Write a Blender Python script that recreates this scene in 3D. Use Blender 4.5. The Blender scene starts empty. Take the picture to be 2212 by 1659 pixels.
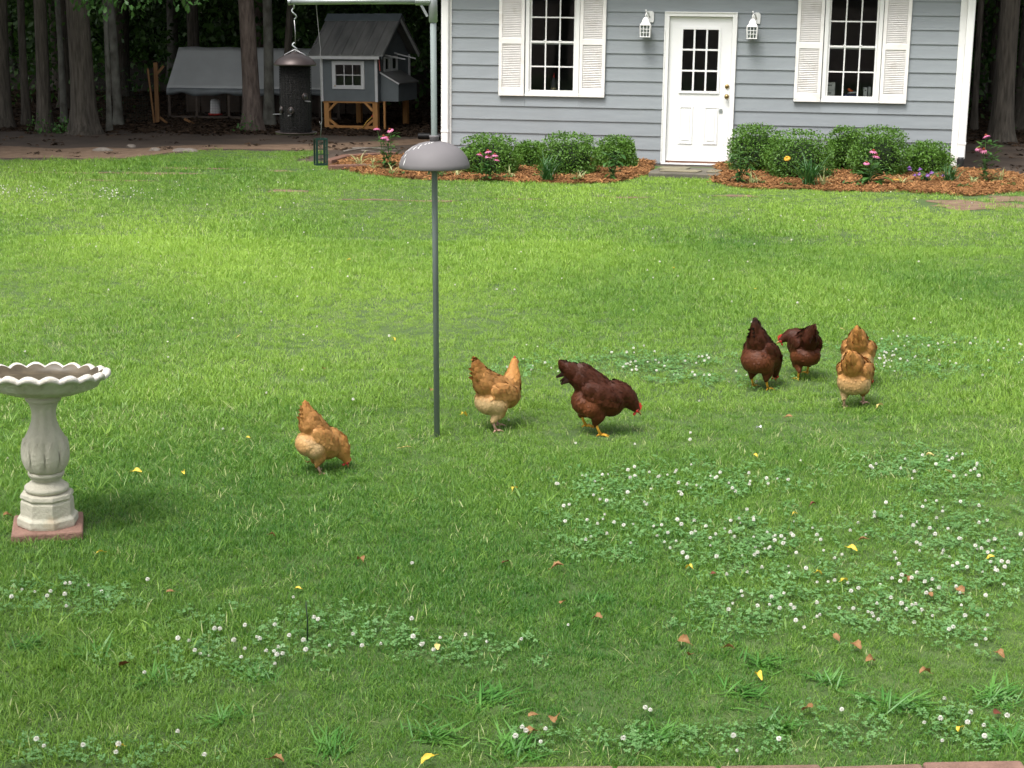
import bpy, bmesh, math, random
import numpy as np
from mathutils import Vector, Matrix, Euler

random.seed(7)
RNG = np.random.default_rng(11)
R_ = math.radians
scene = bpy.context.scene
COL = scene.collection

# ------------------------------------------------------------------ camera
FPX, CX, CY = 3567.0, 1106.0, 829.5          # focal length and centre on a 2212 x 1659 measuring grid
PITCH, ROLL, CAMH = R_(13.1), R_(0.7), 2.25
cam_d = bpy.data.cameras.new('camera')
cam = bpy.data.objects.new('camera', cam_d)
COL.objects.link(cam)
cam_d.sensor_width = 36.0
cam_d.lens = 36.0 * FPX / 2212.0
cam_d.clip_start = 0.05
cam_d.clip_end = 2000
_sr, _cr, _sp, _cp = math.sin(ROLL), math.cos(ROLL), math.sin(PITCH), math.cos(PITCH)
cam.matrix_world = Matrix(((_cr, -_sr, 0, 0),
                           (_sr * _sp, _cr * _sp, -_cp, 0),
                           (_sr * _cp, _cr * _cp, _sp, CAMH),
                           (0, 0, 0, 1)))
scene.camera = cam

# ------------------------------------------------------------------ sky, sun, exposure
SUN_EL, SUN_AZ = R_(62), R_(215)              # azimuth clockwise from +Y: the light comes from behind left of the camera
world = bpy.data.worlds.new('World')
scene.world = world
world.use_nodes = True
wn = world.node_tree.nodes
wl_ = world.node_tree.links
wn.clear()
sky = wn.new('ShaderNodeTexSky')
sky.sky_type = 'NISHITA'
sky.sun_disc = False
sky.sun_elevation = SUN_EL
sky.sun_rotation = SUN_AZ
sky.air_density = 1.0
sky.dust_density = 6.0
sky.ozone_density = 1.0
hsv = wn.new('ShaderNodeHueSaturation')       # an overcast sky is nearly grey
hsv.inputs['Saturation'].default_value = 0.25
bg = wn.new('ShaderNodeBackground')
bg.inputs['Strength'].default_value = 0.15
wo = wn.new('ShaderNodeOutputWorld')
wl_.new(sky.outputs[0], hsv.inputs['Color'])
wl_.new(hsv.outputs[0], bg.inputs['Color'])
wl_.new(bg.outputs[0], wo.inputs['Surface'])
sun_d = bpy.data.lights.new('sun', 'SUN')
sun_d.energy = 1.5
sun_d.angle = R_(22)
sun_d.color = (1.0, 0.97, 0.92)
sun = bpy.data.objects.new('sun', sun_d)
COL.objects.link(sun)
_sd = Vector((math.sin(SUN_AZ) * math.cos(SUN_EL), math.cos(SUN_AZ) * math.cos(SUN_EL), math.sin(SUN_EL)))
sun.rotation_euler = (-_sd).to_track_quat('-Z', 'Y').to_euler()
sun.location = (0, 0, 30)
scene.view_settings.view_transform = 'Standard'
scene.view_settings.look = 'None'
scene.view_settings.gamma = 1.0
scene.view_settings.exposure = 0.9

# ------------------------------------------------------------------ measuring helpers
def ray(u, v):
    x = (u - CX) / FPX
    y = -(v - CY) / FPX
    xr = x * _cr - y * _sr
    yr = x * _sr + y * _cr
    return Vector((xr, _cp + yr * _sp, -_sp + yr * _cp))

def ground(u, v, z=0.0):
    d = ray(u, v)
    t = (z - CAMH) / d.z
    return Vector((d.x * t, d.y * t, z))

def at_depth(u, v, Y):
    d = ray(u, v)
    t = Y / d.y
    return Vector((d.x * t, Y, CAMH + d.z * t))

# ------------------------------------------------------------------ materials
def mat(name, col, rough=0.7, var=0.0, vscale=8.0, bump=0.0, bscale=60.0, metal=0.0, spec=0.5, col2=None,
        stretch=(1, 1, 1), attr=None, detail=6.0, coat=0.0, coords='Object'):
    m = bpy.data.materials.new(name)
    m.use_nodes = True
    nt = m.node_tree
    b = nt.nodes['Principled BSDF']
    b.inputs['Roughness'].default_value = rough
    b.inputs['Metallic'].default_value = metal
    b.inputs['Specular IOR Level'].default_value = spec
    if coat:
        b.inputs['Coat Weight'].default_value = coat
        b.inputs['Coat Roughness'].default_value = 0.15
    src = None
    if attr:
        a = nt.nodes.new('ShaderNodeAttribute')
        a.attribute_name = attr
        src = a.outputs['Color']
    if var > 0 or bump > 0 or col2:
        tc = nt.nodes.new('ShaderNodeTexCoord')
        mp = nt.nodes.new('ShaderNodeMapping')
        mp.inputs['Scale'].default_value = stretch
        nt.links.new(tc.outputs[coords], mp.inputs['Vector'])
    if var > 0 or col2:
        n = nt.nodes.new('ShaderNodeTexNoise')
        n.inputs['Scale'].default_value = vscale
        n.inputs['Detail'].default_value = detail
        nt.links.new(mp.outputs[0], n.inputs['Vector'])
        cr = nt.nodes.new('ShaderNodeValToRGB')
        cr.color_ramp.elements[0].position = 0.3
        cr.color_ramp.elements[1].position = 0.7
        c2 = col2 or tuple(c * (1 + var) for c in col)
        c1 = col if col2 else tuple(c * (1 - var) for c in col)
        cr.color_ramp.elements[0].color = (*c1, 1)
        cr.color_ramp.elements[1].color = (*c2, 1)
        nt.links.new(n.outputs['Fac'], cr.inputs['Fac'])
        out = cr.outputs['Color']
        if src is not None:
            mx = nt.nodes.new('ShaderNodeMix')
            mx.data_type = 'RGBA'
            mx.blend_type = 'MULTIPLY'
            mx.inputs[0].default_value = 1.0
            nt.links.new(src, mx.inputs[6])
            nt.links.new(out, mx.inputs[7])
            out = mx.outputs[2]
        nt.links.new(out, b.inputs['Base Color'])
    elif src is not None:
        nt.links.new(src, b.inputs['Base Color'])
    else:
        b.inputs['Base Color'].default_value = (*col, 1)
    if bump > 0:
        n2 = nt.nodes.new('ShaderNodeTexNoise')
        n2.inputs['Scale'].default_value = bscale
        n2.inputs['Detail'].default_value = 5
        nt.links.new(mp.outputs[0], n2.inputs['Vector'])
        bp = nt.nodes.new('ShaderNodeBump')
        bp.inputs['Strength'].default_value = bump
        bp.inputs['Distance'].default_value = 0.02
        nt.links.new(n2.outputs['Fac'], bp.inputs['Height'])
        nt.links.new(bp.outputs[0], b.inputs['Normal'])
    return m

def leaf_mat(name, c1, c2, trans=0.3, rough=0.45, attr=None, attr_inst=False, spec=0.5, vscale=3.0):
    """two-sided leaf: principled + translucent; attr 0..1 blends c1 to c2 (else noise by position)"""
    m = bpy.data.materials.new(name)
    m.use_nodes = True
    nt = m.node_tree
    b = nt.nodes['Principled BSDF']
    b.inputs['Roughness'].default_value = rough
    b.inputs['Specular IOR Level'].default_value = spec
    tr = nt.nodes.new('ShaderNodeBsdfTranslucent')
    mix = nt.nodes.new('ShaderNodeMixShader')
    mix.inputs[0].default_value = trans
    cr = nt.nodes.new('ShaderNodeValToRGB')
    cr.color_ramp.elements[0].color = (*c1, 1)
    cr.color_ramp.elements[1].color = (*c2, 1)
    if attr:
        a = nt.nodes.new('ShaderNodeAttribute')
        a.attribute_name = attr
        if attr_inst:
            a.attribute_type = 'INSTANCER'
        nt.links.new(a.outputs['Fac'], cr.inputs['Fac'])
    else:
        tc = nt.nodes.new('ShaderNodeTexCoord')
        n = nt.nodes.new('ShaderNodeTexNoise')
        n.inputs['Scale'].default_value = vscale
        nt.links.new(tc.outputs['Object'], n.inputs['Vector'])
        cr.color_ramp.elements[0].position = 0.35
        cr.color_ramp.elements[1].position = 0.65
        nt.links.new(n.outputs['Fac'], cr.inputs['Fac'])
    nt.links.new(cr.outputs[0], b.inputs['Base Color'])
    nt.links.new(cr.outputs[0], tr.inputs['Color'])
    nt.links.new(b.outputs[0], mix.inputs[1])
    nt.links.new(tr.outputs[0], mix.inputs[2])
    nt.links.new(mix.outputs[0], nt.nodes['Material Output'].inputs['Surface'])
    return m

def glass_mat(name, tint=(0.75, 0.8, 0.8)):
    m = bpy.data.materials.new(name)
    m.use_nodes = True
    nt = m.node_tree
    nt.nodes.remove(nt.nodes['Principled BSDF'])
    t = nt.nodes.new('ShaderNodeBsdfTransparent')
    t.inputs[0].default_value = (*tint, 1)
    gl = nt.nodes.new('ShaderNodeBsdfGlossy')
    gl.inputs['Roughness'].default_value = 0.02
    fr = nt.nodes.new('ShaderNodeFresnel')
    fr.inputs['IOR'].default_value = 1.45
    mx = nt.nodes.new('ShaderNodeMixShader')
    nt.links.new(fr.outputs[0], mx.inputs[0])
    nt.links.new(t.outputs[0], mx.inputs[1])
    nt.links.new(gl.outputs[0], mx.inputs[2])
    nt.links.new(mx.outputs[0], nt.nodes['Material Output'].inputs['Surface'])
    return m

M = {}
M['soil'] = mat('soil', (0.040, 0.028, 0.020), 0.95, vscale=1.3, col2=(0.085, 0.060, 0.043), bump=0.5, bscale=14, detail=10)
M['lawn_soil'] = mat('lawn_soil', (0.045, 0.085, 0.018), 0.95, vscale=5.0, col2=(0.075, 0.120, 0.030), bump=0.4, bscale=30, detail=10)
M['dirt'] = mat('bare_dirt', (0.130, 0.082, 0.050), 0.95, vscale=6.0, col2=(0.215, 0.142, 0.092), bump=0.5, bscale=40, detail=10)
M['mulch_base'] = mat('mulch_base', (0.10, 0.040, 0.016), 0.95, vscale=18, col2=(0.20, 0.075, 0.028), bump=0.8, bscale=55, detail=8)
M['siding'] = mat('siding_paint', (0.250, 0.275, 0.292), 0.55, var=0.06, vscale=2.5, bump=0.05, bscale=40, stretch=(1, 1, 6))
M['white'] = mat('white_trim_paint', (0.78, 0.78, 0.76), 0.45, var=0.03, vscale=3)
M['shutter'] = mat('shutter_paint', (0.80, 0.78, 0.75), 0.5, var=0.05, vscale=6)
M['door'] = mat('door_paint', (0.80, 0.80, 0.79), 0.4, var=0.02, vscale=2)
M['inside'] = mat('room_paint', (0.22, 0.22, 0.22), 0.9, var=0.2, vscale=1.5)
M['glass'] = glass_mat('window_glass', (0.86, 0.88, 0.88))
M['shingle'] = mat('roof_shingle', (0.07, 0.07, 0.075), 0.9, var=0.3, vscale=30, bump=0.5, bscale=40)
M['brass'] = mat('aged_brass', (0.35, 0.25, 0.11), 0.35, metal=1.0, var=0.2, vscale=20)
M['steel'] = mat('galvanised_steel', (0.45, 0.48, 0.48), 0.42, metal=0.85, var=0.15, vscale=14, bump=0.05, bscale=60)
M['pole'] = mat('weathered_pipe', (0.20, 0.235, 0.228), 0.65, metal=0.0, spec=0.25, var=0.18, vscale=9, stretch=(1, 1, 0.2))
M['dome'] = mat('baffle_paint', (0.165, 0.155, 0.16), 0.62, var=0.08, vscale=5, spec=0.3)
M['brown_metal'] = mat('bronze_lid', (0.040, 0.029, 0.027), 0.42, metal=0.55, var=0.15, vscale=18)
M['mesh_dark'] = mat('dark_feeder_mesh', (0.010, 0.010, 0.011), 0.8, spec=0.2, var=0.5, vscale=90, bump=0.6, bscale=220)
M['seed'] = mat('black_seed', (0.006, 0.006, 0.006), 0.8, spec=0.2, vscale=140, col2=(0.03, 0.028, 0.026), bump=0.9, bscale=160)
M['green_wire'] = mat('green_coated_wire', (0.010, 0.045, 0.032), 0.4)
M['wire'] = mat('thin_wire', (0.38, 0.38, 0.38), 0.4, metal=0.9)
M['black_plastic'] = mat('black_plastic', (0.012, 0.012, 0.013), 0.5, var=0.2)
M['stone'] = mat('cast_stone', (0.44, 0.415, 0.33), 0.85, vscale=7, col2=(0.56, 0.53, 0.44), bump=0.25, bscale=70, detail=10)
M['redpaver'] = mat('red_paver', (0.19, 0.105, 0.078), 0.9, vscale=14, col2=(0.27, 0.155, 0.118), bump=0.4, bscale=60)
M['slab'] = mat('step_slab', (0.075, 0.068, 0.052), 0.85, vscale=5, col2=(0.14, 0.125, 0.095), bump=0.4, bscale=25)
M['flag'] = mat('flagstone', (0.16, 0.145, 0.095), 0.85, vscale=6, col2=(0.23, 0.20, 0.13), bump=0.3, bscale=30)
M['timber'] = mat('edging_timber', (0.12, 0.062, 0.042), 0.9, vscale=9, col2=(0.20, 0.10, 0.07), bump=0.4, bscale=30, stretch=(1, 8, 8))
M['coop_paint'] = mat('coop_paint', (0.125, 0.145, 0.152), 0.65, var=0.10, vscale=5)
M['coop_white'] = mat('coop_trim', (0.55, 0.56, 0.56), 0.6, var=0.06, vscale=8)
M['coop_roof'] = mat('coop_metal_roof', (0.13, 0.132, 0.132), 0.42, metal=0.25, vscale=7, col2=(0.25, 0.25, 0.24), stretch=(1, 0.25, 0.25))
M['wood'] = mat('treated_pine', (0.34, 0.155, 0.045), 0.8, vscale=6, col2=(0.46, 0.23, 0.075), stretch=(1, 1, 0.3), bump=0.2, bscale=40)
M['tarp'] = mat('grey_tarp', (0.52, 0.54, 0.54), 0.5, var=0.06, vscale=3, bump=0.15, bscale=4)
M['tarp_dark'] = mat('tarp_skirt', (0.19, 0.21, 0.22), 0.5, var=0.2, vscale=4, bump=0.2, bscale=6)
M['oldwood'] = mat('old_grey_wood', (0.075, 0.058, 0.045), 0.9, vscale=5, col2=(0.13, 0.10, 0.08), bump=0.3, bscale=30)
M['stick'] = mat('weathered_branch', (0.14, 0.12, 0.10), 0.9, vscale=14, col2=(0.23, 0.20, 0.17), bump=0.4, bscale=50)
M['red_plastic'] = mat('red_plastic', (0.45, 0.03, 0.02), 0.4)
M['orange_plastic'] = mat('orange_plastic', (0.75, 0.13, 0.03), 0.4)
M['white_plastic'] = mat('white_plastic', (0.62, 0.62, 0.62), 0.45)
M['blue_plastic'] = mat('blue_plastic', (0.03, 0.05, 0.20), 0.4)
M['card'] = mat('grey_carton', (0.62, 0.62, 0.60), 0.7)
M['ink'] = mat('dark_print', (0.06, 0.06, 0.06), 0.7)
M['tan_label'] = mat('tan_label', (0.42, 0.34, 0.18), 0.6)
M['bark'] = mat('bark', (0.040, 0.034, 0.026), 0.95, vscale=9, col2=(0.12, 0.104, 0.084), bump=1.0, bscale=22, stretch=(3.0, 3.0, 0.35), detail=10)
M['bark_pine'] = mat('pine_bark', (0.070, 0.052, 0.044), 0.95, vscale=8, col2=(0.18, 0.14, 0.118), bump=1.0, bscale=16, stretch=(2.4, 2.4, 0.6), detail=10)
M['bark_pale'] = mat('lichen_bark', (0.070, 0.066, 0.054), 0.95, vscale=7, col2=(0.21, 0.21, 0.18), bump=0.6, bscale=30, stretch=(1, 1, 0.6), detail=10)
M['canopy'] = leaf_mat('canopy_leaf', (0.022, 0.060, 0.012), (0.045, 0.105, 0.02), 0.25, 0.5)
M['understory'] = leaf_mat('understory_leaf', (0.03, 0.085, 0.018), (0.085, 0.19, 0.03), 0.3, 0.5, attr='tint')
M['sprig'] = leaf_mat('oak_leaf', (0.05, 0.15, 0.03), (0.10, 0.24, 0.05), 0.4, 0.45, attr='tint')
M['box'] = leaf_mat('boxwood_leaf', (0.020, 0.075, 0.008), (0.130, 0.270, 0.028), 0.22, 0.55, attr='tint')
M['grass'] = leaf_mat('grass_blade', (0.050, 0.185, 0.020), (0.355, 0.535, 0.078), 0.42, 0.38, attr='tint', attr_inst=True)
M['pale_glint'] = leaf_mat('glint_blade', (0.36, 0.42, 0.15), (0.52, 0.54, 0.28), 0.3, 0.5, attr='tint', attr_inst=True)  # pale colour paints in the highlights on the grass blades
M['clover'] = leaf_mat('clover_leaf', (0.085, 0.230, 0.055), (0.19, 0.36, 0.12), 0.25, 0.45, attr='tint', attr_inst=True)
M['tuft'] = leaf_mat('coarse_grass', (0.055, 0.200, 0.026), (0.14, 0.33, 0.055), 0.3, 0.4)
M['plant'] = leaf_mat('garden_leaf', (0.028, 0.095, 0.018), (0.07, 0.17, 0.03), 0.25, 0.42, vscale=9)
M['daylily'] = leaf_mat('strap_leaf', (0.025, 0.10, 0.022), (0.06, 0.17, 0.035), 0.25, 0.4, vscale=9)
M['liriope'] = leaf_mat('variegated_leaf', (0.30, 0.36, 0.12), (0.50, 0.50, 0.26), 0.25, 0.45, vscale=20)
M['petal'] = leaf_mat('pink_petal', (0.58, 0.13, 0.30), (0.75, 0.28, 0.45), 0.3, 0.5, vscale=30)
M['cone'] = mat('flower_cone', (0.22, 0.045, 0.012), 0.8, bump=0.8, bscale=200)
M['purple'] = leaf_mat('purple_petal', (0.16, 0.06, 0.28), (0.28, 0.13, 0.42), 0.3, 0.5, vscale=30)
M['yellow_petal'] = leaf_mat('yellow_petal', (0.75, 0.36, 0.02), (0.85, 0.5, 0.04), 0.3, 0.5)
M['clover_flower'] = leaf_mat('clover_blossom', (0.70, 0.68, 0.58), (0.86, 0.86, 0.82), 0.25, 0.7, vscale=120)
M['stem'] = mat('green_stem', (0.05, 0.12, 0.025), 0.6)
M['chip'] = leaf_mat('bark_chip', (0.115, 0.052, 0.020), (0.38, 0.19, 0.075), 0.0, 0.85, attr='tint', attr_inst=True, spec=0.2)
M['litter'] = leaf_mat('leaf_litter', (0.028, 0.018, 0.012), (0.10, 0.066, 0.042), 0.1, 0.9, attr='tint', attr_inst=True, spec=0.2)
M['leaf_yellow'] = leaf_mat('fallen_yellow', (0.72, 0.50, 0.04), (0.80, 0.62, 0.10), 0.2, 0.55, vscale=25)
M['leaf_pale'] = leaf_mat('fallen_pale', (0.66, 0.52, 0.16), (0.72, 0.62, 0.28), 0.2, 0.6, vscale=25)
M['leaf_brown'] = leaf_mat('fallen_brown', (0.23, 0.115, 0.04), (0.37, 0.20, 0.08), 0.15, 0.65, vscale=25)
M['leaf_dark'] = leaf_mat('fallen_dark', (0.12, 0.03, 0.015), (0.20, 0.06, 0.025), 0.1, 0.65, vscale=25)
M['feather_white'] = leaf_mat('white_feather', (0.62, 0.64, 0.64), (0.75, 0.76, 0.76), 0.2, 0.6)
M['hen'] = mat('hen_feathers', (0.92, 0.92, 0.92), 0.55, vscale=26, col2=(1.07, 1.07, 1.07), bump=0.12, bscale=90, attr='Col', spec=0.25)
M['comb'] = mat('hen_comb', (0.50, 0.035, 0.025), 0.55, var=0.15, vscale=60)
M['beak'] = mat('hen_beak', (0.36, 0.20, 0.07), 0.45)
M['eye'] = mat('hen_eye', (0.02, 0.012, 0.008), 0.15)


M['coop_ridge'] = mat('coop_ridge_metal', (0.13, 0.155, 0.17), 0.4, metal=0.25, var=0.08, vscale=6)
M['wood_yellow'] = mat('yellow_handle', (0.50, 0.30, 0.05), 0.6)
M['red_strap'] = mat('faded_red_strap', (0.42, 0.09, 0.07), 0.7)
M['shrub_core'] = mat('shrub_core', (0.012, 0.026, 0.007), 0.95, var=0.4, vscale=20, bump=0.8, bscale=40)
M['bath_water'] = mat('murky_water', (0.085, 0.066, 0.038), 0.45, var=0.4, vscale=14)
M['wood_dim'] = mat('aged_pine', (0.16, 0.078, 0.028), 0.85, vscale=6, col2=(0.24, 0.125, 0.05), stretch=(1, 1, 0.3))
M['wire_dark'] = mat('dark_netting', (0.03, 0.03, 0.03), 0.6)
M['stem_dark'] = mat('dark_stake', (0.015, 0.035, 0.015), 0.6)
M['bath_bowl'] = mat('white_washed_stone', (0.50, 0.46, 0.38), 0.8, vscale=11, col2=(0.72, 0.69, 0.64), bump=0.3, bscale=60, detail=10)

def overlay(m, col, scale, lo, hi, amount=1.0):
    # irregular stains of another colour over a material's own colour
    nt = m.node_tree
    b = nt.nodes['Principled BSDF']
    src = b.inputs['Base Color'].links[0].from_socket
    tc = nt.nodes.new('ShaderNodeTexCoord')
    n = nt.nodes.new('ShaderNodeTexNoise')
    n.inputs['Scale'].default_value = scale
    n.inputs['Detail'].default_value = 7
    nt.links.new(tc.outputs['Object'], n.inputs['Vector'])
    mr = nt.nodes.new('ShaderNodeMapRange')
    mr.inputs['From Min'].default_value = lo
    mr.inputs['From Max'].default_value = hi
    mr.inputs['To Max'].default_value = amount
    nt.links.new(n.outputs['Fac'], mr.inputs['Value'])
    mx = nt.nodes.new('ShaderNodeMix')
    mx.data_type = 'RGBA'
    mx.inputs[7].default_value = (*col, 1)
    nt.links.new(mr.outputs[0], mx.inputs[0])
    nt.links.new(src, mx.inputs[6])
    nt.links.new(mx.outputs[2], b.inputs['Base Color'])
def per_object(m, amt):
    # each board slightly lighter or darker than its neighbours
    nt = m.node_tree
    b = nt.nodes['Principled BSDF']
    src = b.inputs['Base Color'].links[0].from_socket
    oi = nt.nodes.new('ShaderNodeObjectInfo')
    mr = nt.nodes.new('ShaderNodeMapRange')
    mr.inputs['To Min'].default_value = 1 - amt
    mr.inputs['To Max'].default_value = 1 + amt
    nt.links.new(oi.outputs['Random'], mr.inputs['Value'])
    h = nt.nodes.new('ShaderNodeHueSaturation')
    nt.links.new(mr.outputs[0], h.inputs['Value'])
    nt.links.new(src, h.inputs['Color'])
    nt.links.new(h.outputs[0], b.inputs['Base Color'])
overlay(M['stone'], (0.40, 0.20, 0.09), 5.0, 0.60, 0.70, 0.55)
overlay(M['stone'], (0.20, 0.22, 0.13), 3.2, 0.55, 0.75, 0.5)
overlay(M['bath_bowl'], (0.30, 0.27, 0.19), 9.0, 0.52, 0.66, 0.7)
overlay(M['siding'], (0.19, 0.205, 0.20), 1.1, 0.55, 0.8, 0.35)
overlay(M['pole'], (0.16, 0.10, 0.06), 6.0, 0.62, 0.75, 0.4)
overlay(M['shutter'], (0.52, 0.48, 0.40), 7.0, 0.56, 0.72, 0.35)
per_object(M['siding'], 0.035)
per_object(M['redpaver'], 0.12)

# ------------------------------------------------------------------ mesh builder
class MB:
    def __init__(self):
        self.v = []
        self.f = []

    def add(self, vs, fs):
        o = len(self.v)
        self.v += [tuple(p) for p in vs]
        self.f += [tuple(i + o for i in q) for q in fs]
        return self

    def box(self, x0, x1, y0, y1, z0, z1):
        return self.add([(x0, y0, z0), (x1, y0, z0), (x1, y1, z0), (x0, y1, z0), (x0, y0, z1), (x1, y0, z1), (x1, y1, z1), (x0, y1, z1)],
                        [(0, 3, 2, 1), (4, 5, 6, 7), (0, 1, 5, 4), (1, 2, 6, 5), (2, 3, 7, 6), (3, 0, 4, 7)])

    def beam(self, a, b, w, h, up=(0, 0, 1)):
        a, b = Vector(a), Vector(b)
        d = (b - a).normalized()
        s = d.cross(Vector(up))
        if s.length < 1e-4:
            s = d.cross(Vector((0, 1, 0)))
        s.normalize()
        t = s.cross(d)
        vs = []
        for p in (a, b):
            for i, j in ((-1, -1), (1, -1), (1, 1), (-1, 1)):
                vs.append(p + s * (i * w / 2) + t * (j * h / 2))
        return self.add(vs, [(0, 1, 2, 3), (7, 6, 5, 4), (0, 4, 5, 1), (1, 5, 6, 2), (2, 6, 7, 3), (3, 7, 4, 0)])

    def prism(self, poly, axis, a, b):
        """extrude 2-D polygon along axis ('x','y','z') from a to b"""
        n = len(poly)
        def P(p, t):
            return {'x': (t, p[0], p[1]), 'y': (p[0], t, p[1]), 'z': (p[0], p[1], t)}[axis]
        vs = [P(p, a) for p in poly] + [P(p, b) for p in poly]
        fs = [tuple(range(n))[::-1], tuple(range(n, 2 * n))]
        for i in range(n):
            j = (i + 1) % n
            fs.append((i, j, j + n, i + n))
        return self.add(vs, fs)

    def tube(self, path, radii, seg=8, cap=True):
        path = [Vector(p) for p in path]
        if not hasattr(radii, '__len__'):
            radii = [radii] * len(path)
        vs, fs = [], []
        prev = None
        for i, p in enumerate(path):
            d = (path[min(i + 1, len(path) - 1)] - path[max(i - 1, 0)]).normalized()
            if prev is None:
                s = d.cross(Vector((0, 0, 1)))
                if s.length < 1e-3:
                    s = d.cross(Vector((0, 1, 0)))
            else:
                s = prev - d * prev.dot(d)
            s.normalize()
            prev = s
            t = d.cross(s)
            for k in range(seg):
                a = 2 * math.pi * k / seg
                vs.append(p + (s * math.cos(a) + t * math.sin(a)) * radii[i])
        for i in range(len(path) - 1):
            for k in range(seg):
                k2 = (k + 1) % seg
                fs.append((i * seg + k, i * seg + k2, (i + 1) * seg + k2, (i + 1) * seg + k))
        if cap:
            fs.append(tuple(range(seg))[::-1])
            fs.append(tuple((len(path) - 1) * seg + k for k in range(seg)))
        return self.add(vs, fs)

    def lathe(self, prof, seg=24, c=(0, 0), rot=0.0, wob=None, cap=True):
        vs, fs = [], []
        for i, (r, z) in enumerate(prof):
            for k in range(seg):
                a = 2 * math.pi * k / seg + rot
                rr, zz = (r, z) if wob is None else wob(i, a, r, z)
                vs.append((c[0] + rr * math.cos(a), c[1] + rr * math.sin(a), zz))
        for i in range(len(prof) - 1):
            for k in range(seg):
                k2 = (k + 1) % seg
                fs.append((i * seg + k, i * seg + k2, (i + 1) * seg + k2, (i + 1) * seg + k))
        if cap:
            fs.append(tuple(range(seg))[::-1])
            fs.append(tuple((len(prof) - 1) * seg + k for k in range(seg)))
        return self.add(vs, fs)

    def ell(self, c, r, seg=12, rings=8, rot=None):
        c = Vector(c)
        vs, fs = [], []
        for i in range(1, rings):
            th = math.pi * i / rings
            for k in range(seg):
                a = 2 * math.pi * k / seg
                p = Vector((r[0] * math.sin(th) * math.cos(a), r[1] * math.sin(th) * math.sin(a), r[2] * math.cos(th)))
                vs.append(p)
        top, bot = len(vs), len(vs) + 1
        vs += [Vector((0, 0, r[2])), Vector((0, 0, -r[2]))]
        if rot is not None:
            vs = [rot @ p for p in vs]
        vs = [p + c for p in vs]
        for i in range(rings - 2):
            for k in range(seg):
                k2 = (k + 1) % seg
                fs.append((i * seg + k, (i + 1) * seg + k, (i + 1) * seg + k2, i * seg + k2))
        for k in range(seg):
            k2 = (k + 1) % seg
            fs.append((top, k, k2))
            fs.append((bot, (rings - 2) * seg + k2, (rings - 2) * seg + k))
        return self.add(vs, fs)

    def strap(self, base, az, length, width, lift, droop, seg=4, fold=0.25):
        """an arching strap leaf that tapers to a point"""
        base = Vector(base)
        h = Vector((math.cos(az), math.sin(az), 0))
        s = Vector((-math.sin(az), math.cos(az), 0))
        p = base.copy()
        ang = lift
        vs, fs = [], []
        for i in range(seg + 1):
            t = i / seg
            w = width * (0.75 + 0.5 * t if t < 0.4 else (1 - t) / 0.6 * 0.95 + 0.03)
            up = Vector((0, 0, 1)) * math.cos(ang) - h * math.sin(ang)
            vs += [p - s * w / 2 + up * w * fold, p, p + s * w / 2 + up * w * fold]
            p = p + (h * math.cos(ang) + Vector((0, 0, 1)) * math.sin(ang)) * (length / seg)
            ang -= droop / seg
        for i in range(seg):
            a = i * 3
            fs += [(a, a + 1, a + 4, a + 3), (a + 1, a + 2, a + 5, a + 4)]
        return self.add(vs, fs)

    def leaf(self, base, d, up, length, width, shape='oval'):
        base, d, up = Vector(base), Vector(d).normalized(), Vector(up)
        s = d.cross(up)
        if s.length < 1e-4:
            s = Vector((1, 0, 0))
        s.normalize()
        n = s.cross(d)
        if shape == 'oval':
            vs = [base, base + d * length * .35 + s * width * .5 + n * width * .12, base + d * length * .35 - s * width * .5 + n * width * .12,
                  base + d * length * .75 + s * width * .34 - n * width * .05, base + d * length * .75 - s * width * .34 - n * width * .05,
                  base + d * length - n * width * .35]
            return self.add(vs, [(0, 1, 2), (1, 3, 4, 2), (3, 5, 4)])
        if shape == 'oak':
            prof = [(0, .03), (.2, .16), (.3, .10), (.45, .34), (.53, .15), (.68, .38), (.76, .16), (.86, .2), (1, .0)]
            L = [base + d * length * t + s * width * w - n * length * .25 * t * t for t, w in prof]
            Rr = [base + d * length * t - s * width * w - n * length * .25 * t * t for t, w in prof[:-1]]
            vs = L + Rr
            nl = len(L)
            fs = []
            for i in range(nl - 2):
                fs.append((i, i + 1, nl + i + 1, nl + i))
            fs.append((nl - 2, nl - 1, nl + nl - 2))
            return self.add(vs, fs)

    def mesh(self, name, material=None, smooth=False):
        me = bpy.data.meshes.new(name)
        me.from_pydata(self.v, [], self.f)
        if material is not None:
            me.materials.append(M[material] if isinstance(material, str) else material)
        if smooth:
            me.polygons.foreach_set('use_smooth', [True] * len(me.polygons))
        me.update()
        return me

    def build(self, name, material, parent=None, smooth=False, loc=None, bevel=0.0):
        o = bpy.data.objects.new(name, self.mesh(name, material, smooth))
        COL.objects.link(o)
        if parent is not None:
            o.parent = parent
        if loc is not None:
            o.location = loc
        if bevel:
            b = o.modifiers.new('bevel', 'BEVEL')
            b.width = bevel
            b.segments = 2
            b.limit_method = 'ANGLE'
        return o

def tag(o, label=None, cat=None, group=None, kind=None):
    if label:
        o['label'] = label
    if cat:
        o['category'] = cat
    if group:
        o['group'] = group
    if kind:
        o['kind'] = kind
    return o

def thing(name, label, cat, loc=(0, 0, 0), rz=0.0, group=None):
    o = bpy.data.objects.new(name, None)
    COL.objects.link(o)
    o.empty_display_size = 0.1
    o.location = loc
    o.rotation_euler = (0, 0, rz)
    return tag(o, label, cat, group)

def link_mesh(name, me, parent=None, loc=None, rot=None, scale=None):
    o = bpy.data.objects.new(name, me)
    COL.objects.link(o)
    if parent is not None:
        o.parent = parent
    if loc is not None:
        o.location = loc
    if rot is not None:
        o.rotation_euler = rot
    if scale is not None:
        o.scale = (scale,) * 3 if not hasattr(scale, '__len__') else scale
    return o

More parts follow.
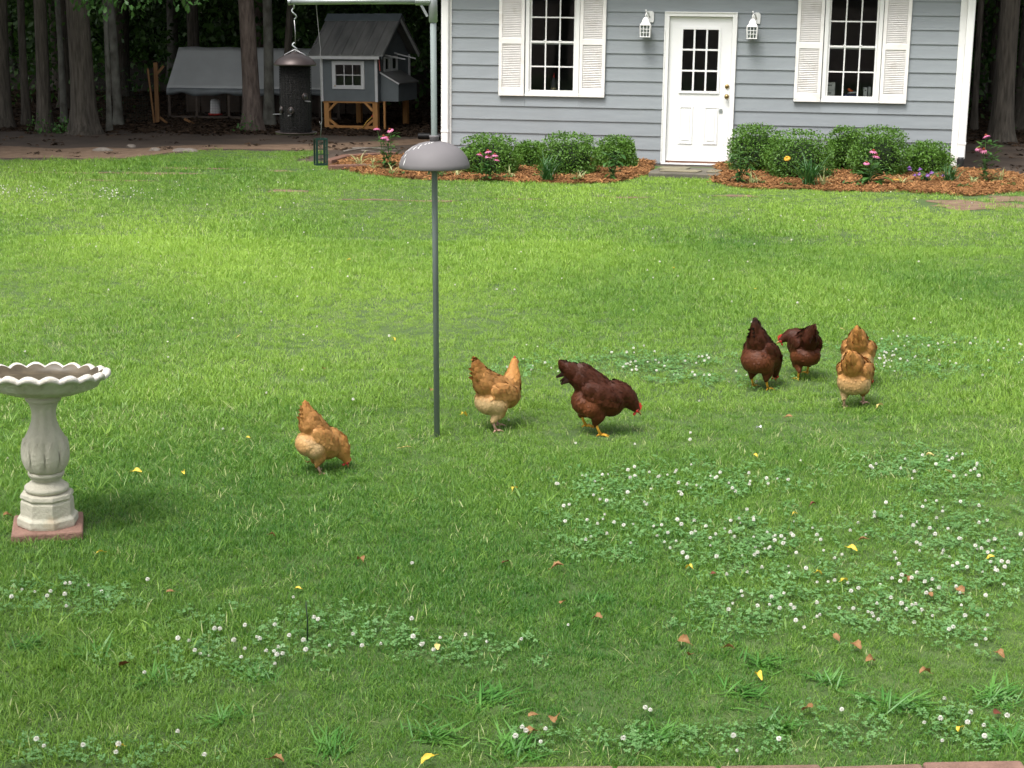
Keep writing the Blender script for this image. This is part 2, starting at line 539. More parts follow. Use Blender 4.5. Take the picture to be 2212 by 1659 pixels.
def face_mesh(name, V, F4, material, tint=None, smooth=False):
    """fast mesh from numpy: V (n,3), F (m,k) all faces same size"""
    me = bpy.data.meshes.new(name)
    V = np.asarray(V, dtype=np.float32)
    F4 = np.asarray(F4, dtype=np.int32)
    k = F4.shape[1]
    me.vertices.add(len(V))
    me.vertices.foreach_set('co', V.ravel())
    me.loops.add(F4.size)
    me.loops.foreach_set('vertex_index', F4.ravel())
    me.polygons.add(len(F4))
    me.polygons.foreach_set('loop_start', np.arange(0, F4.size, k, dtype=np.int32))
    me.materials.append(M[material])
    if tint is not None:
        a = me.attributes.new('tint', 'FLOAT', 'FACE')
        a.data.foreach_set('value', np.asarray(tint, dtype=np.float32))
    me.update(calc_edges=True)
    me.validate()
    return me

def leaf_cloud(name, P, size, material, tint=None, up_bias=0.3, rng=RNG, aspect=0.55):
    """one folded leaf (two quads' worth: a diamond) at each point, random facing"""
    P = np.asarray(P)
    n = len(P)
    d = rng.normal(size=(n, 3))
    d /= np.linalg.norm(d, axis=1)[:, None]
    nn = rng.normal(size=(n, 3))
    nn[:, 2] += up_bias * 3
    s = np.cross(d, nn)
    s /= np.linalg.norm(s, axis=1)[:, None] + 1e-9
    L = (size * (0.7 + 0.6 * rng.random(n)))[:, None]
    V = np.empty((n, 4, 3))
    V[:, 0] = P - d * L * .5
    V[:, 1] = P + s * L * aspect * .5
    V[:, 2] = P + d * L * .5
    V[:, 3] = P - s * L * aspect * .5
    F = np.arange(4 * n).reshape(n, 4)
    if tint is None:
        tint = rng.random(n)
    return face_mesh(name, V.reshape(-1, 3), F, material, tint)

def vnoise(x, y, s, seed=0):
    """cheap smooth noise in about -1..1"""
    r = np.random.default_rng(seed)
    out = np.zeros_like(np.asarray(x, dtype=float))
    for k in range(6):
        a = r.random() * 6.28
        f = s * (0.6 + r.random() * 1.1)
        out += np.sin((x * np.cos(a) + y * np.sin(a)) * f + r.random() * 6.28)
    return out / 3.0

# ------------------------------------------------------------------ instancing of uncountable stuff
def scatter(name, P, rot, scl, idx, tint, sources, label, cat):
    """one 'stuff' object: instances of small meshes on computed points (geometry nodes)"""
    n = len(P)
    me = bpy.data.meshes.new(name)
    me.vertices.add(n)
    me.vertices.foreach_set('co', np.asarray(P, dtype=np.float32).ravel())
    a = me.attributes.new('rot', 'FLOAT_VECTOR', 'POINT')
    a.data.foreach_set('vector', np.asarray(rot, dtype=np.float32).ravel())
    for nm, arr, ty in (('scl', scl, 'FLOAT'), ('tint', tint, 'FLOAT')):
        a = me.attributes.new(nm, ty, 'POINT')
        a.data.foreach_set('value', np.asarray(arr, dtype=np.float32))
    a = me.attributes.new('idx', 'INT', 'POINT')
    a.data.foreach_set('value', np.asarray(idx, dtype=np.int32))
    o = bpy.data.objects.new(name, me)
    COL.objects.link(o)
    c = bpy.data.collections.new(name + '_source')
    for i, sm in enumerate(sources):
        so = bpy.data.objects.new('%s_piece_%02d' % (name, i), sm)
        c.objects.link(so)
    ng = bpy.data.node_groups.new(name + '_nodes', 'GeometryNodeTree')
    ng.interface.new_socket('Geometry', in_out='INPUT', socket_type='NodeSocketGeometry')
    ng.interface.new_socket('Geometry', in_out='OUTPUT', socket_type='NodeSocketGeometry')
    N, L = ng.nodes, ng.links
    gi, go = N.new('NodeGroupInput'), N.new('NodeGroupOutput')
    ci = N.new('GeometryNodeCollectionInfo')
    ci.inputs['Collection'].default_value = c
    ci.inputs['Separate Children'].default_value = True
    ci.inputs['Reset Children'].default_value = True
    ip = N.new('GeometryNodeInstanceOnPoints')
    ip.inputs['Pick Instance'].default_value = True
    def na(nm, ty):
        q = N.new('GeometryNodeInputNamedAttribute')
        q.data_type = ty
        q.inputs['Name'].default_value = nm
        return q.outputs['Attribute']
    L.new(gi.outputs[0], ip.inputs['Points'])
    L.new(ci.outputs[0], ip.inputs['Instance'])
    L.new(na('idx', 'INT'), ip.inputs['Instance Index'])
    L.new(na('rot', 'FLOAT_VECTOR'), ip.inputs['Rotation'])
    L.new(na('scl', 'FLOAT'), ip.inputs['Scale'])
    L.new(ip.outputs[0], go.inputs[0])
    md = o.modifiers.new('scatter', 'NODES')
    md.node_group = ng
    return tag(o, label, cat, kind='stuff')

# ================================================================== SETTING
HYAW = R_(8.5)
HC = ground(2066, 372)
HE = Vector((math.cos(HYAW), -math.sin(HYAW), 0))
HN = Vector((math.sin(HYAW), math.cos(HYAW), 0))
def hl(u, v, z=0.0):
    p = ground(u, v, z) - HC
    return p.dot(HE), p.dot(HN)
def hw(s, y, z=0.0):
    p = HC + HE * s + HN * y
    return Vector((p.x, p.y, z))

def in_poly(x, y, poly):
    x, y = np.asarray(x), np.asarray(y)
    ins = np.zeros(x.shape, bool)
    n = len(poly)
    for i in range(n):
        x0, y0 = poly[i]
        x1, y1 = poly[(i + 1) % n]
        c = ((y0 > y) != (y1 > y)) & (x < (x1 - x0) * (y - y0) / (y1 - y0 + 1e-12) + x0)
        ins ^= c
    return ins

g = MB()
S = 900.0
nseg = 12
for i in range(nseg):
    for j in range(nseg):
        x0, x1 = -S + 2 * S * i / nseg, -S + 2 * S * (i + 1) / nseg
        y0, y1 = -S + 2 * S * j / nseg, -S + 2 * S * (j + 1) / nseg
        g.add([(x0, y0, 0), (x1, y0, 0), (x1, y1, 0), (x0, y1, 0)], [(0, 1, 2, 3)])
tag(g.build('ground', 'soil'), kind='structure')

# lawn outline: its far edge as seen, the rest generous
edge = [(-260, 345), (-120, 344), (0, 345), (60, 349), (130, 346), (210, 349), (275, 346), (330, 340), (365, 335), (420, 329), (470, 326), (560, 327), (640, 328), (700, 330)]
LAWN = [(-16, -3.0), (-16, ground(-260, 345).y)] + [tuple(ground(u, v)[:2]) for u, v in edge]
LAWN += [tuple(hw(-9.2, -1.2)[:2]), tuple(hw(-7.4, -0.3)[:2]), tuple(hw(0.2, -0.3)[:2]), tuple(ground(2110, 400)[:2]), tuple(ground(2212, 398)[:2]), tuple(ground(2450, 396)[:2]), (16, 21.0), (16, -3.0)]
lw = MB()
lw.add([(x, y, 0.006) for x, y in LAWN], [tuple(range(len(LAWN)))[::-1]])
lo = lw.build('lawn', 'lawn_soil')
bm = bmesh.new(); bm.from_mesh(lo.data); bmesh.ops.triangulate(bm, faces=bm.faces[:])
bmesh.ops.recalc_face_normals(bm, faces=bm.faces[:])
for f in bm.faces:
    if f.normal.z < 0:
        f.normal_flip()
bm.to_mesh(lo.data); bm.free()
tag(lo, kind='structure')

# bare patches in the lawn (irregular sheets of dirt)
BARE_ALL = [((325, 376), 1.35, 0.16), ((420, 365), 1.1, 0.10), ((620, 414), 0.55, 0.12), ((600, 371), 0.5, 0.12), ((800, 433), 0.9, 0.06), ((930, 436), 0.7, 0.09),
        ((1350, 428), 0.7, 0.07), ((1120, 432), 0.6, 0.06), ((2110, 445), 1.3, 0.45), ((2195, 432), 0.9, 0.3), ((1590, 425), 0.6, 0.10), ((150, 375), 1.2, 0.09), ((250, 392), 1.0, 0.07)]
BARE = [(c, a * .8, b * .75) for c, a, b in BARE_ALL]
BAREG = []
for i, ((u, v), rx, ry) in enumerate(BARE):
    c = ground(u, v)
    BAREG.append((c.x, c.y, rx, ry * 2.2))
    b = MB()
    pts = []
    for k in range(28):
        a = 2 * math.pi * k / 28
        rr = 1 + 0.22 * math.sin(3 * a + i) + 0.16 * math.sin(7 * a + 2 * i) + random.uniform(-.1, .1)
        pts.append((c.x + rx * .55 * rr * math.cos(a), c.y + ry * 1.3 * rr * math.sin(a), 0.0085 + 0.0003 * i))
    b.add(pts + [(c.x, c.y, 0.0085 + 0.0003 * i)], [(k, (k + 1) % 28, 28) for k in range(28)])
    tag(b.build('bare_ground', 'dirt'), kind='structure')
# trodden lighter dirt between lawn and woods
b = MB()
dpts = [ground(u, v) for u, v in [(-150, 341), (20, 342), (130, 341), (210, 344), (290, 341), (360, 331), (460, 322), (560, 323), (700, 326), (800, 318), (900, 312), (945, 308)]]
dtop = [ground(u, v) for u, v in [(-150, 318), (20, 316), (130, 322), (210, 318), (290, 322), (360, 316), (460, 313), (560, 313), (700, 311), (800, 306), (900, 300), (945, 298)]]
n = len(dpts)
b.add([(p.x, p.y, 0.004) for p in dpts] + [(p.x, p.y, 0.004) for p in dtop], [(i, i + 1, n + i + 1, n + i) for i in range(n - 1)])
tag(b.build('dirt_path', 'dirt'), kind='structure')

# ---------------------------------------------------------------- mulch beds (house coordinates)
fl = [(712, 365), (760, 373), (830, 383), (880, 390), (970, 391), (1060, 393), (1128, 397), (1200, 397), (1261, 400), (1328, 397), (1370, 386), (1400, 378)]
fr = [(1540, 397), (1580, 404), (1642, 410), (1720, 412), (1799, 415), (1880, 415), (1956, 418), (2020, 421), (2082, 424), (2150, 422), (2240, 416)]
BEDF = []
def bed(name, front, back_y, s_stop):
    P = [hl(u, v) for u, v in front]
    P.sort()
    s0, s1 = P[0][0], P[-1][0]
    ns = 60
    mb = MB()
    rows = 7
    poly_f, poly_b = [], []
    for i in range(ns + 1):
        s = s0 + (s1 - s0) * i / ns
        yf = float(np.interp(s, [p[0] for p in P], [p[1] for p in P])) + 0.05 * math.sin(s * 5.1) + 0.03 * math.sin(s * 11.3)
        yb = back_y(s)
        poly_f.append((s, yf)); poly_b.append((s, yb))
        for j in range(rows):
            t = j / (rows - 1)
            y = yf + (yb - yf) * t
            h = 0.010 + 0.028 * math.sin(min(t * 2.2, 1) * math.pi / 2) * min(1, 4 * i / ns) * min(1, 4 * (ns - i) / ns) + 0.012 * math.sin(s * 7 + j) * (t > 0)
            w = hw(s, y, h)
            mb.add([w], [])
    for i in range(ns):
        for j in range(rows - 1):
            a = i * rows + j
            mb.f.append((a, a + rows, a + rows + 1, a + 1))
    BEDF.append(([p[0] for p in P], [p[1] for p in P]))
    o = mb.build(name, 'mulch_base', smooth=True)
    tag(o, kind='structure')
    return [tuple(hw(*p)[:2]) for p in poly_f] + [tuple(hw(*p)[:2]) for p in poly_b[::-1]]
BED_L = bed('mulch_bed', fl, lambda s: -0.05 if s > -7.2 else max(-0.05 - (-7.2 - s) * 0.55, -2.0), 0)
BED_R = bed('mulch_bed', fr, lambda s: -0.05 if s < 0.1 else -0.05 - (s - 0.1) * 0.55, 0)

# ================================================================== HOUSE
house = thing('house', 'grey lap-sided outbuilding with white door, white shutters and two windows', 'house', HC, -HYAW)
WT = 2.78                       # wall height
HL, HD = -7.20, 6.2             # left end, depth
WIN = [(-6.04, -5.275), (-1.897, -1.117)]
WZ0, WZ1 = 0.925, 2.44
DX0, DX1, DZ1 = -4.09, -3.085, 2.115
T = 0.11
# wall core behind the boards
w = MB()
xs = [HL, WIN[0][0], WIN[0][1], DX0, DX1, WIN[1][0], WIN[1][1], 0.0]
for i in range(7):
    a, b_ = xs[i], xs[i + 1]
    if i in (1, 5):
        w.box(a, b_, 0, T, -0.2, WZ0); w.box(a, b_, 0, T, WZ1, WT)
    elif i == 3:
        w.box(a, b_, 0, T, DZ1, WT); w.box(a, b_, 0, T, -0.2, 0.02)
    else:
        w.box(a, b_, 0, T, -0.2, WT)
w.box(HL, HL + T, T, HD - T, -0.2, WT)
w.box(-T, 0, T, HD - T, -0.2, WT)
w.box(HL, 0, HD - T, HD, -0.2, WT)
w.build('wall', 'siding', house)
fo = MB(); fo.box(HL - .012, .012, -0.006, HD + .012, -0.25, 0.0)
fo.build('foundation', 'slab', house)
rm = MB()
rm.box(HL + T + .003, -T - .003, T + .003, HD - T - .003, 0.0, 0.03)
rm.box(HL + T + .003, -T - .003, T + .003, HD - T - .003, WT - .05, WT - .01)
rm.build('room_lining', 'inside', house)
# boards: each a wedge
EXP, Z0 = 0.190, 0.015
boards = {}
def board(x0, x1, z0, z1):
    k = (round(x1 - x0, 3), round(z1 - z0, 3))
    if k not in boards:
        mb = MB()
        L, h = x1 - x0, z1 - z0
        mb.prism([(-0.001, 0), (-0.021, 0), (-0.0205, 0.006), (-0.005, h), (-0.001, h)], 'x', 0, L)
        boards[k] = mb.mesh('siding_board', 'siding')
    link_mesh('siding_board', boards[k], house, (x0, 0, z0))
z = Z0
while z < WT - 0.02:
    z1 = min(z + EXP, WT)
    segs = [(HL + .002, -.002)]
    def cut(segs, a, b2):
        out = []
        for p, q in segs:
            if b2 <= p or a >= q:
                out.append((p, q))
            else:
                if a - p > .02: out.append((p, a))
                if q - b2 > .02: out.append((b2, q))
        return out
    if z1 > WZ0 + .02 and z < WZ1 - .02:
        for a, b_ in WIN:
            segs = cut(segs, a - .006, b_ + .006)
    if z < DZ1 - .03:
        segs = cut(segs, DX0 - .004, DX1 + .004)
    for p, q in segs:
        board(p, q, z, z1 - .001)
    for a, b_ in WIN:
        if z < WZ0 - .02 and z1 > WZ0 + .02:
            board(a - .004, b_ + .004, z, WZ0 - .004)
        if z < WZ1 - .02 and z1 > WZ1 + .02:
            board(a - .004, b_ + .004, WZ1 + .004, z1 - .001)
    if z < DZ1 - .03 and z1 > DZ1 + .02:
        board(DX0 - .002, DX1 + .002, DZ1 + .004, z1 - .001)
    z += EXP
# siding on the side walls
for side, x in ((-1, HL), (1, 0.0)):
    mb = MB()
    z = Z0
    mb.prism([(x, 0), (x + side * .022, 0), (x + side * .021, .006), (x + side * .006, EXP - .001), (x, EXP - .001)], 'y', 0.13, HD)
    me = mb.mesh('side_board', 'siding')
    while z < WT - .1:
        link_mesh('siding_board', me, house, (side * .001, 0, z))
        z += EXP
# corner boards and downspouts
for x0, x1 in ((HL - .022, HL + .10), (-.10, .022)):
    mb = MB(); mb.box(x0, x1, -.032, .12, 0.0, WT)
    mb.build('corner_board', 'white', house, bevel=.003)
def downspout(xc, zb):
    d = MB()
    d.prism([(-.052, -.10), (.040, -.10), (.052, -.09), (.052, -.036), (-.052, -.036)], 'z', zb, 2.72)
    for v_ in range(len(d.v)):
        x, y, zz = d.v[v_]; d.v[v_] = (x + xc, y, zz)
    o = d.build('downspout', 'white', house, bevel=.004)
    c = MB(); c.box(xc - .056, xc + .056, -.104, -.034, 0.385, 0.42); c.build('joint_band', 'white', o, bevel=.003)
    if zb > .15:
        k = MB()
        prof = []
        for i in range(13):
            zz = -.02 + .20 * i / 12
            prof.append((.052 if i % 2 else .045, zz))
        prof.append((.054, zb + .02))
        k.lathe(prof, 14, (xc, -.068)); k.build('drain_boot', 'black_plastic', o, smooth=True)
downspout(-7.185, 0.10)
downspout(0.035, 0.195)
# roof with eave
rf = MB()
ov = .38
rise = 1.9
for a, b_ in (((-ov, WT - .02), (HD / 2, WT + rise)), ((HD + ov, WT - .02), (HD / 2, WT + rise))):
    (y0, z0), (y1, z1) = a, b_
    rf.prism([(y0, z0), (y0, z0 + .14), (y1, z1 + .14), (y1, z1)], 'x', HL - .3, .3)
rfo = rf.build('roof', 'shingle', house)
for x in (HL + .02, -.09):
    gb = MB()
    gb.prism([(0.02, WT + .002), (HD - .02, WT + .002), (HD / 2, WT + rise - .02)], 'x', x, x + .07)
    gb.build('gable', 'siding', house)
fa = MB(); fa.box(HL - .3, .3, -ov - .022, -ov, WT - .06, WT + .13); fa.build('fascia', 'white', house)
so = MB(); so.box(HL - .3, .3, -ov + .002, -.026, WT - .05, WT - .03); so.build('soffit', 'white', house)
gu = MB(); gu.prism([(-ov - .12, WT + .09), (-ov - .10, WT - .01), (-ov - .024, WT - .01), (-ov - .024, WT + .0), (-ov - .095, WT), (-ov - .113, WT + .09)], 'x', HL - .3, .3)
gu.build('gutter', 'white', house)

# ---------------- windows
def frame(mb, x0, x1, z0, z1, t, y0, y1):
    mb.box(x0, x1, y0, y1, z0, z0 + t); mb.box(x0, x1, y0, y1, z1 - t, z1)
    mb.box(x0, x0 + t, y0, y1, z0 + t, z1 - t); mb.box(x1 - t, x1, y0, y1, z0 + t, z1 - t)
for a, b_ in WIN:
    mb = MB(); frame(mb, a, b_, WZ0, WZ1, .055, -.035, .06)
    wf = mb.build('window', 'white', house, bevel=.004)
    s = MB(); s.box(a - .004, b_ + .004, -.05, -.036, WZ0 - .004, WZ0 + .028); s.build('sill', 'white', wf, bevel=.003)
    zr = 1.666
    for nm, z0, z1, y in (('sash', WZ0 + .055, zr + .024, -.004), ('sash', zr - .022, WZ1 - .055, .018)):
        s = MB(); frame(s, a + .057, b_ - .057, z0, z1, .026, y, y + .022)
        s.build(nm, 'white', wf)
        gx0, gx1, gz0, gz1 = a + .083, b_ - .083, z0 + .026, z1 - .026
        gw, gh = (gx1 - gx0) / 3, (gz1 - gz0) / 2
        mt = MB()
        for i in (1, 2):
            mt.box(gx0 + gw * i - .009, gx0 + gw * i + .009, y + .003, y + .013, gz0, gz1)
        for i in range(3):
            mt.box(gx0 + gw * i + (.009 if i else 0), gx0 + gw * (i + 1) - (.009 if i < 2 else 0), y + .004, y + .012, gz0 + gh - .009, gz0 + gh + .009)
        mt.build('muntin', 'white', wf)
        for i in range(3):
            for j in range(2):
                p = MB()
                X0, X1 = gx0 + gw * i + (.009 if i else 0), gx0 + gw * (i + 1) - (.009 if i < 2 else 0)
                Zz0, Zz1 = gz0 + gh * j + (.009 if j else 0), gz0 + gh * (j + 1) - (.009 if not j else 0)
                p.add([(X0, y + .009, Zz0), (X1, y + .009, Zz0), (X1, y + .009, Zz1), (X0, y + .009, Zz1)], [(0, 1, 2, 3)])
                p.build('pane', 'glass', wf)
    # sash locks
    for f in (.36, .64):
        l = MB(); l.box(a + (b_ - a) * f - .02, a + (b_ - a) * f + .02, -.012, -.0045, zr + .024, zr + .036); l.build('sash_lock', 'white', wf)
    # inner shelf at sill height
    s = MB(); s.box(a, b_, .062, .42, WZ0 + .02, WZ0 + .05); s.build('inner_sill', 'inside', wf)
# ---------------- shutters
def shutter(x0, x1):
    z0, z1 = WZ0 - .003, 2.47
    mb = MB()
    st = .045
    mb.box(x0, x0 + st, -.062, -.024, z0, z1); mb.box(x1 - st, x1, -.062, -.024, z0, z1)
    for a, b_ in ((z0, z0 + .115), (1.645, 1.722), (z1 - .11, z1)):
        mb.box(x0 + st, x1 - st, -.061, -.025, a, b_)
    mb.box(x0 + st, x1 - st, -.030, -.026, z0 + .115, 1.645); mb.box(x0 + st, x1 - st, -.030, -.026, 1.722, z1 - .11)
    o = mb.build('shutter', 'shutter', house, bevel=.004)
    lv = MB()
    for a, b_ in ((z0 + .115, 1.645), (1.722, z1 - .11)):
        nl = int(round((b_ - a) / .0245))
        for i in range(nl):
            zz = a + (b_ - a) * (i + .5) / nl
            h = (b_ - a) / nl
            lv.prism([(-.031, zz + h * .45), (-.056, zz - h * .42), (-.054, zz - h * .50), (-.031, zz + h * .25)], 'x', x0 + st, x1 - st)
    tag(lv.build('louvers', 'shutter', o), kind='stuff')
    sc = MB()
    for x in (x0 + .022, x1 - .022):
        for zz in (z0 + .03, 1.683, z1 - .03):
            sc.ell((x, -.062, zz), (.007, .004, .007), 8, 4)
    tag(sc.build('screw_caps', 'shutter', o), kind='stuff')
for a, b_ in WIN:
    shutter(a - .375, a - .012)
    shutter(b_ + .008, b_ + .371)
# ---------------- door
mb = MB()
cw = .068
mb.box(DX0, DX0 + cw, -.045, .05, .03, DZ1); mb.box(DX1 - cw, DX1, -.045, .05, .03, DZ1); mb.box(DX0 + cw, DX1 - cw, -.045, .05, DZ1 - .062, DZ1)
mb.box(DX0 + .002, DX0 + .018, -.056, -.046, .03, DZ1 + .002); mb.box(DX1 - .018, DX1 - .002, -.056, -.046, .03, DZ1 + .002); mb.box(DX0 + .018, DX1 - .018, -.056, -.046, DZ1 - .014, DZ1 + .002)
dr = mb.build('door', 'white', house, bevel=.003)
sx0, sx1, sz0, sz1 = DX0 + cw + .003, DX1 - cw - .003, .058, DZ1 - .066
gx0, gx1, gz0, gz1 = -3.842, -3.325, 1.025, 1.89
sl = MB()
yA, yB = .008, .048
sl.box(sx0, gx0, yA, yB, sz0, sz1); sl.box(gx1, sx1, yA, yB, sz0, sz1); sl.box(gx0, gx1, yA, yB, sz0, gz0); sl.box(gx0, gx1, yA, yB, gz1, sz1)
sl.build('door_slab', 'door', dr)
fm = MB(); frame(fm, gx0 - .022, gx1 + .022, gz0 - .022, gz1 + .022, .034, -.008, yA - .001)
gw, gh = (gx1 - gx0) / 3, (gz1 - gz0) / 3
for i in (1, 2):
    fm.box(gx0 + gw * i - .012, gx0 + gw * i + .012, -.003, .02, gz0 + .012, gz1 - .012)
for j in (1, 2):
    for i in range(3):
        fm.box(gx0 + gw * i + .012, gx0 + gw * (i + 1) - .012, -.002, .019, gz0 + gh * j - .012, gz0 + gh * j + .012)
fm.build('glazing_bars', 'door', dr)
for i in range(3):
    for j in range(3):
        p = MB()
        p.add([(gx0 + gw * i + .01, .022, gz0 + gh * j + .01), (gx0 + gw * (i + 1) - .01, .022, gz0 + gh * j + .01), (gx0 + gw * (i + 1) - .01, .022, gz0 + gh * (j + 1) - .01), (gx0 + gw * i + .01, .022, gz0 + gh * (j + 1) - .01)], [(0, 1, 2, 3)])
        p.build('pane', 'glass', dr)
for x0, x1 in ((-3.858, -3.645), (-3.51, -3.295)):
    p = MB(); z0, z1 = .285, .832
    # raised panel with bevelled border
    o_ = [(x0, z0), (x1, z0), (x1, z1), (x0, z1)]
    i1 = [(x0 + .02, z0 + .02), (x1 - .02, z0 + .02), (x1 - .02, z1 - .02), (x0 + .02, z1 - .02)]
    i2 = [(x0 + .045, z0 + .05), (x1 - .045, z0 + .05), (x1 - .045, z1 - .05), (x0 + .045, z1 - .05)]
    V = [(x, .0075, z) for x, z in o_] + [(x, -.006, z) for x, z in i1] + [(x, .004, z) for x, z in i2] + [(x, -.004, z) for x, z in [(a + (.012 if k in (0, 3) else -.012), b + (.012 if k in (0, 1) else -.012)) for k, (a, b) in enumerate(i2)]]
    F = []
    for r in range(3):
        for k in range(4):
            F.append((r * 4 + k, r * 4 + (k + 1) % 4, r * 4 + 4 + (k + 1) % 4, r * 4 + 4 + k))
    F.append((12, 13, 14, 15))
    p.add(V, F); p.build('door_panel', 'door', dr)
th = MB(); th.box(DX0 + .01, DX1 - .01, -.075, .06, .012, .029); th.build('threshold', 'white', dr)
sw = MB(); sw.box(sx0, sx1, .004, .045, .0295, .056); sw.build('door_sweep', 'timber', dr)
kn = MB()
kn.lathe([(.033, 0), (.033, .006), (.013, .012), (.013, .032), (.024, .038), (.030, .052), (.026, .066), (.012, .072)], 16)
kv = [(x - 3.194, -z + .007, y + .969) for x, y, z in kn.v]; kn.v = kv
kno = kn.build('door_knob', 'brass', dr, smooth=True)
db = MB(); db.lathe([(.031, 0), (.031, .010), (.024, .018), (.010, .020)], 16); db.v = [(x - 3.195, -z + .007, y + 1.107) for x, y, z in db.v]
db.build('deadbolt', 'brass', dr, smooth=True)
wr = MB(); wr.tube([(-3.225, -.05, .972), (-3.26, -.055, .985), (-3.295, -.05, .978)], .0035, 6); wr.build('lever', 'white', dr)
st = MB(); st.prism([(-.022, -.03), (.022, -.03), (.026, .0), (.018, .03), (-.018, .03), (-.026, 0)], 'y', .0, .0065); st.v = [(x - 3.268, y + .0005, zz + .765) for x, y, zz in st.v]
st.build('pet_plate', 'steel', dr)

# ---------------- wall lanterns
def lantern(s, label):
    t = thing('wall_lantern', label, 'lantern', hw(s, -.025, 1.765), -HYAW, 'white lanterns beside the door')
    p = MB(); p.prism([(-.01, .20), (.07, .20), (.075, .24), (.075, .33), (.05, .355), (-.0, .355), (-.02, .33), (-.02, .24)], 'y', -.018, .012); p.build('back_plate', 'white', t, bevel=.003)
    a = MB(); a.tube([(.02, -.02, .27), (.0, -.07, .33), (-.02, -.11, .345), (-.03, -.125, .30), (-.03, -.125, .27)], .010, 8); a.build('arm', 'white', t, smooth=True)
    f = MB(); f.lathe([(.006, .375), (.012, .36), (.004, .345)], 8, (-.03, -.125)); f.build('finial', 'white', t)
    r = MB(); r.lathe([(.098, .158), (.104, .165), (.09, .185), (.072, .20), (.060, .235), (.035, .262), (.012, .275)], 4, (-.03, -.125), R_(45)); r.build('lantern_roof', 'white', t, bevel=.003)
    h, tp = .062, .070
    c = MB()
    def corner(x, y, q): return (-.03 + x * (h + (tp - h) * q), -.125 + y * (h + (tp - h) * q), .012 + .146 * q)
    for x, y in ((-1, -1), (1, -1), (1, 1), (-1, 1)):
        c.beam(corner(x, y, 0), corner(x, y, 1), .012, .012)
    for (xa, ya), (xb, yb) in (((-1, -1), (1, -1)), ((1, -1), (1, 1)), ((1, 1), (-1, 1)), ((-1, 1), (-1, -1))):
        for q in (.36, .68):
            c.beam(corner(xa, ya, q), corner(xb, yb, q), .007, .007)
        for q in (1 / 3, 2 / 3):
            A = Vector(corner(xa, ya, 0)).lerp(Vector(corner(xb, yb, 0)), q); B = Vector(corner(xa, ya, 1)).lerp(Vector(corner(xb, yb, 1)), q)
            c.beam(A, B, .007, .007)
    c.build('cage', 'white', t)
    gl = MB(); k = .93
    V = [(-.03 + x * h * k, -.125 + y * h * k, .014) for x, y in ((-1, -1), (1, -1), (1, 1), (-1, 1))] + [(-.03 + x * tp * k, -.125 + y * tp * k, .156) for x, y in ((-1, -1), (1, -1), (1, 1), (-1, 1))]
    gl.add(V, [(0, 1, 5, 4), (1, 2, 6, 5), (2, 3, 7, 6), (3, 0, 4, 7)]); gl.build('lantern_glass', 'glass', t)
    bu = MB(); bu.lathe([(.012, .02), (.014, .05), (.028, .085), (.026, .11), (.010, .125)], 12, (-.03, -.125)); bu.build('bulb', 'white_plastic', t, smooth=True)
    bs = MB(); bs.box(-.03 - .072, -.03 + .072, -.125 - .072, -.125 + .072, 0, .011); bs.build('lantern_base', 'white', t, bevel=.003)
lantern(-4.315, 'white caged wall lantern between the bottle window and the door')
lantern(-2.85, 'white caged wall lantern on the door-knob side of the door')

# ---------------- things seen behind the panes
def hthing(name, label, cat, s, y, z):
    return thing(name, label, cat, hw(s, y, z), -HYAW)
SH = WZ0 + .052
t = hthing('squeeze_bottle', 'dark bottle with red nozzle and tan label standing behind the window panes', 'bottle', -5.645, .11, SH)
mb = MB(); mb.lathe([(.036, 0), (.04, .01), (.04, .12), (.028, .16), (.014, .19), (.014, .205)], 16); mb.build('bottle_body', 'ink', t, smooth=True)
mb = MB(); mb.lathe([(.0405, .035), (.0405, .062)], 16, cap=False); mb.build('bottle_label', 'tan_label', t, smooth=True)
mb = MB(); mb.lathe([(.015, .205), (.015, .222), (.006, .23), (.004, .262)], 12); mb.build('nozzle', 'red_plastic', t, smooth=True)
t = hthing('carton', 'light grey printed carton standing behind the lowest corner pane', 'box', -1.765, .10, SH)
for i in range(2):
    mb = MB(); mb.box(-.075, .055, -.03, .10, .105 * i, .105 * i + .103); c = mb.build('carton_box', 'card', t, bevel=.003)
    mb = MB()
    for k in range(4):
        mb.box(-.06 + .018 * k, -.048 + .018 * k, -.0315, -.0305, .105 * i + .055, .105 * i + .075)
    mb.build('print', 'ink', c)
t = hthing('tool_case', 'dark blue case with an orange tool behind the window', 'toolbox', -1.49, .125, SH)
mb = MB(); mb.box(-.1, .09, -.05, .06, 0, .045); mb.build('case_body', 'blue_plastic', t, bevel=.006)
mb = MB(); mb.tube([(-.04, 0, .125), (.0, 0, .095), (.03, .0, .09)], [.018, .02, .012], 8); mb.build('orange_grip', 'orange_plastic', t, smooth=True)
mb = MB(); mb.tube([(-.05, 0, .06), (.0, .0, .07), (.07, 0, .075), (.09, 0, .1)], [.02, .022, .02, .008], 8); mb.build('tool_head', 'steel', t, smooth=True)
t = hthing('white_canister', 'small white canister pair behind the last pane of the window', 'canister', -1.27, .10, SH)
mb = MB(); mb.box(-.05, .0, -.03, .03, 0, .15); mb.build('canister_body', 'white_plastic', t, bevel=.004)
mb = MB(); mb.lathe([(.02, 0), (.02, .15), (.016, .158)], 14, (.035, 0)); mb.build('canister_tube', 'white_plastic', t, smooth=True)
mb = MB(); mb.lathe([(.010, -.0005), (.010, .0005)], 12); mb.v = [(x - .025, y_ * 0 - .0312 + zz_ * .2, zz) for (x, y_, zz_), zz in [((p[0], p[1], p[2]), p[1] + .11) for p in mb.v]]; mb.build('dial', 'ink', t)

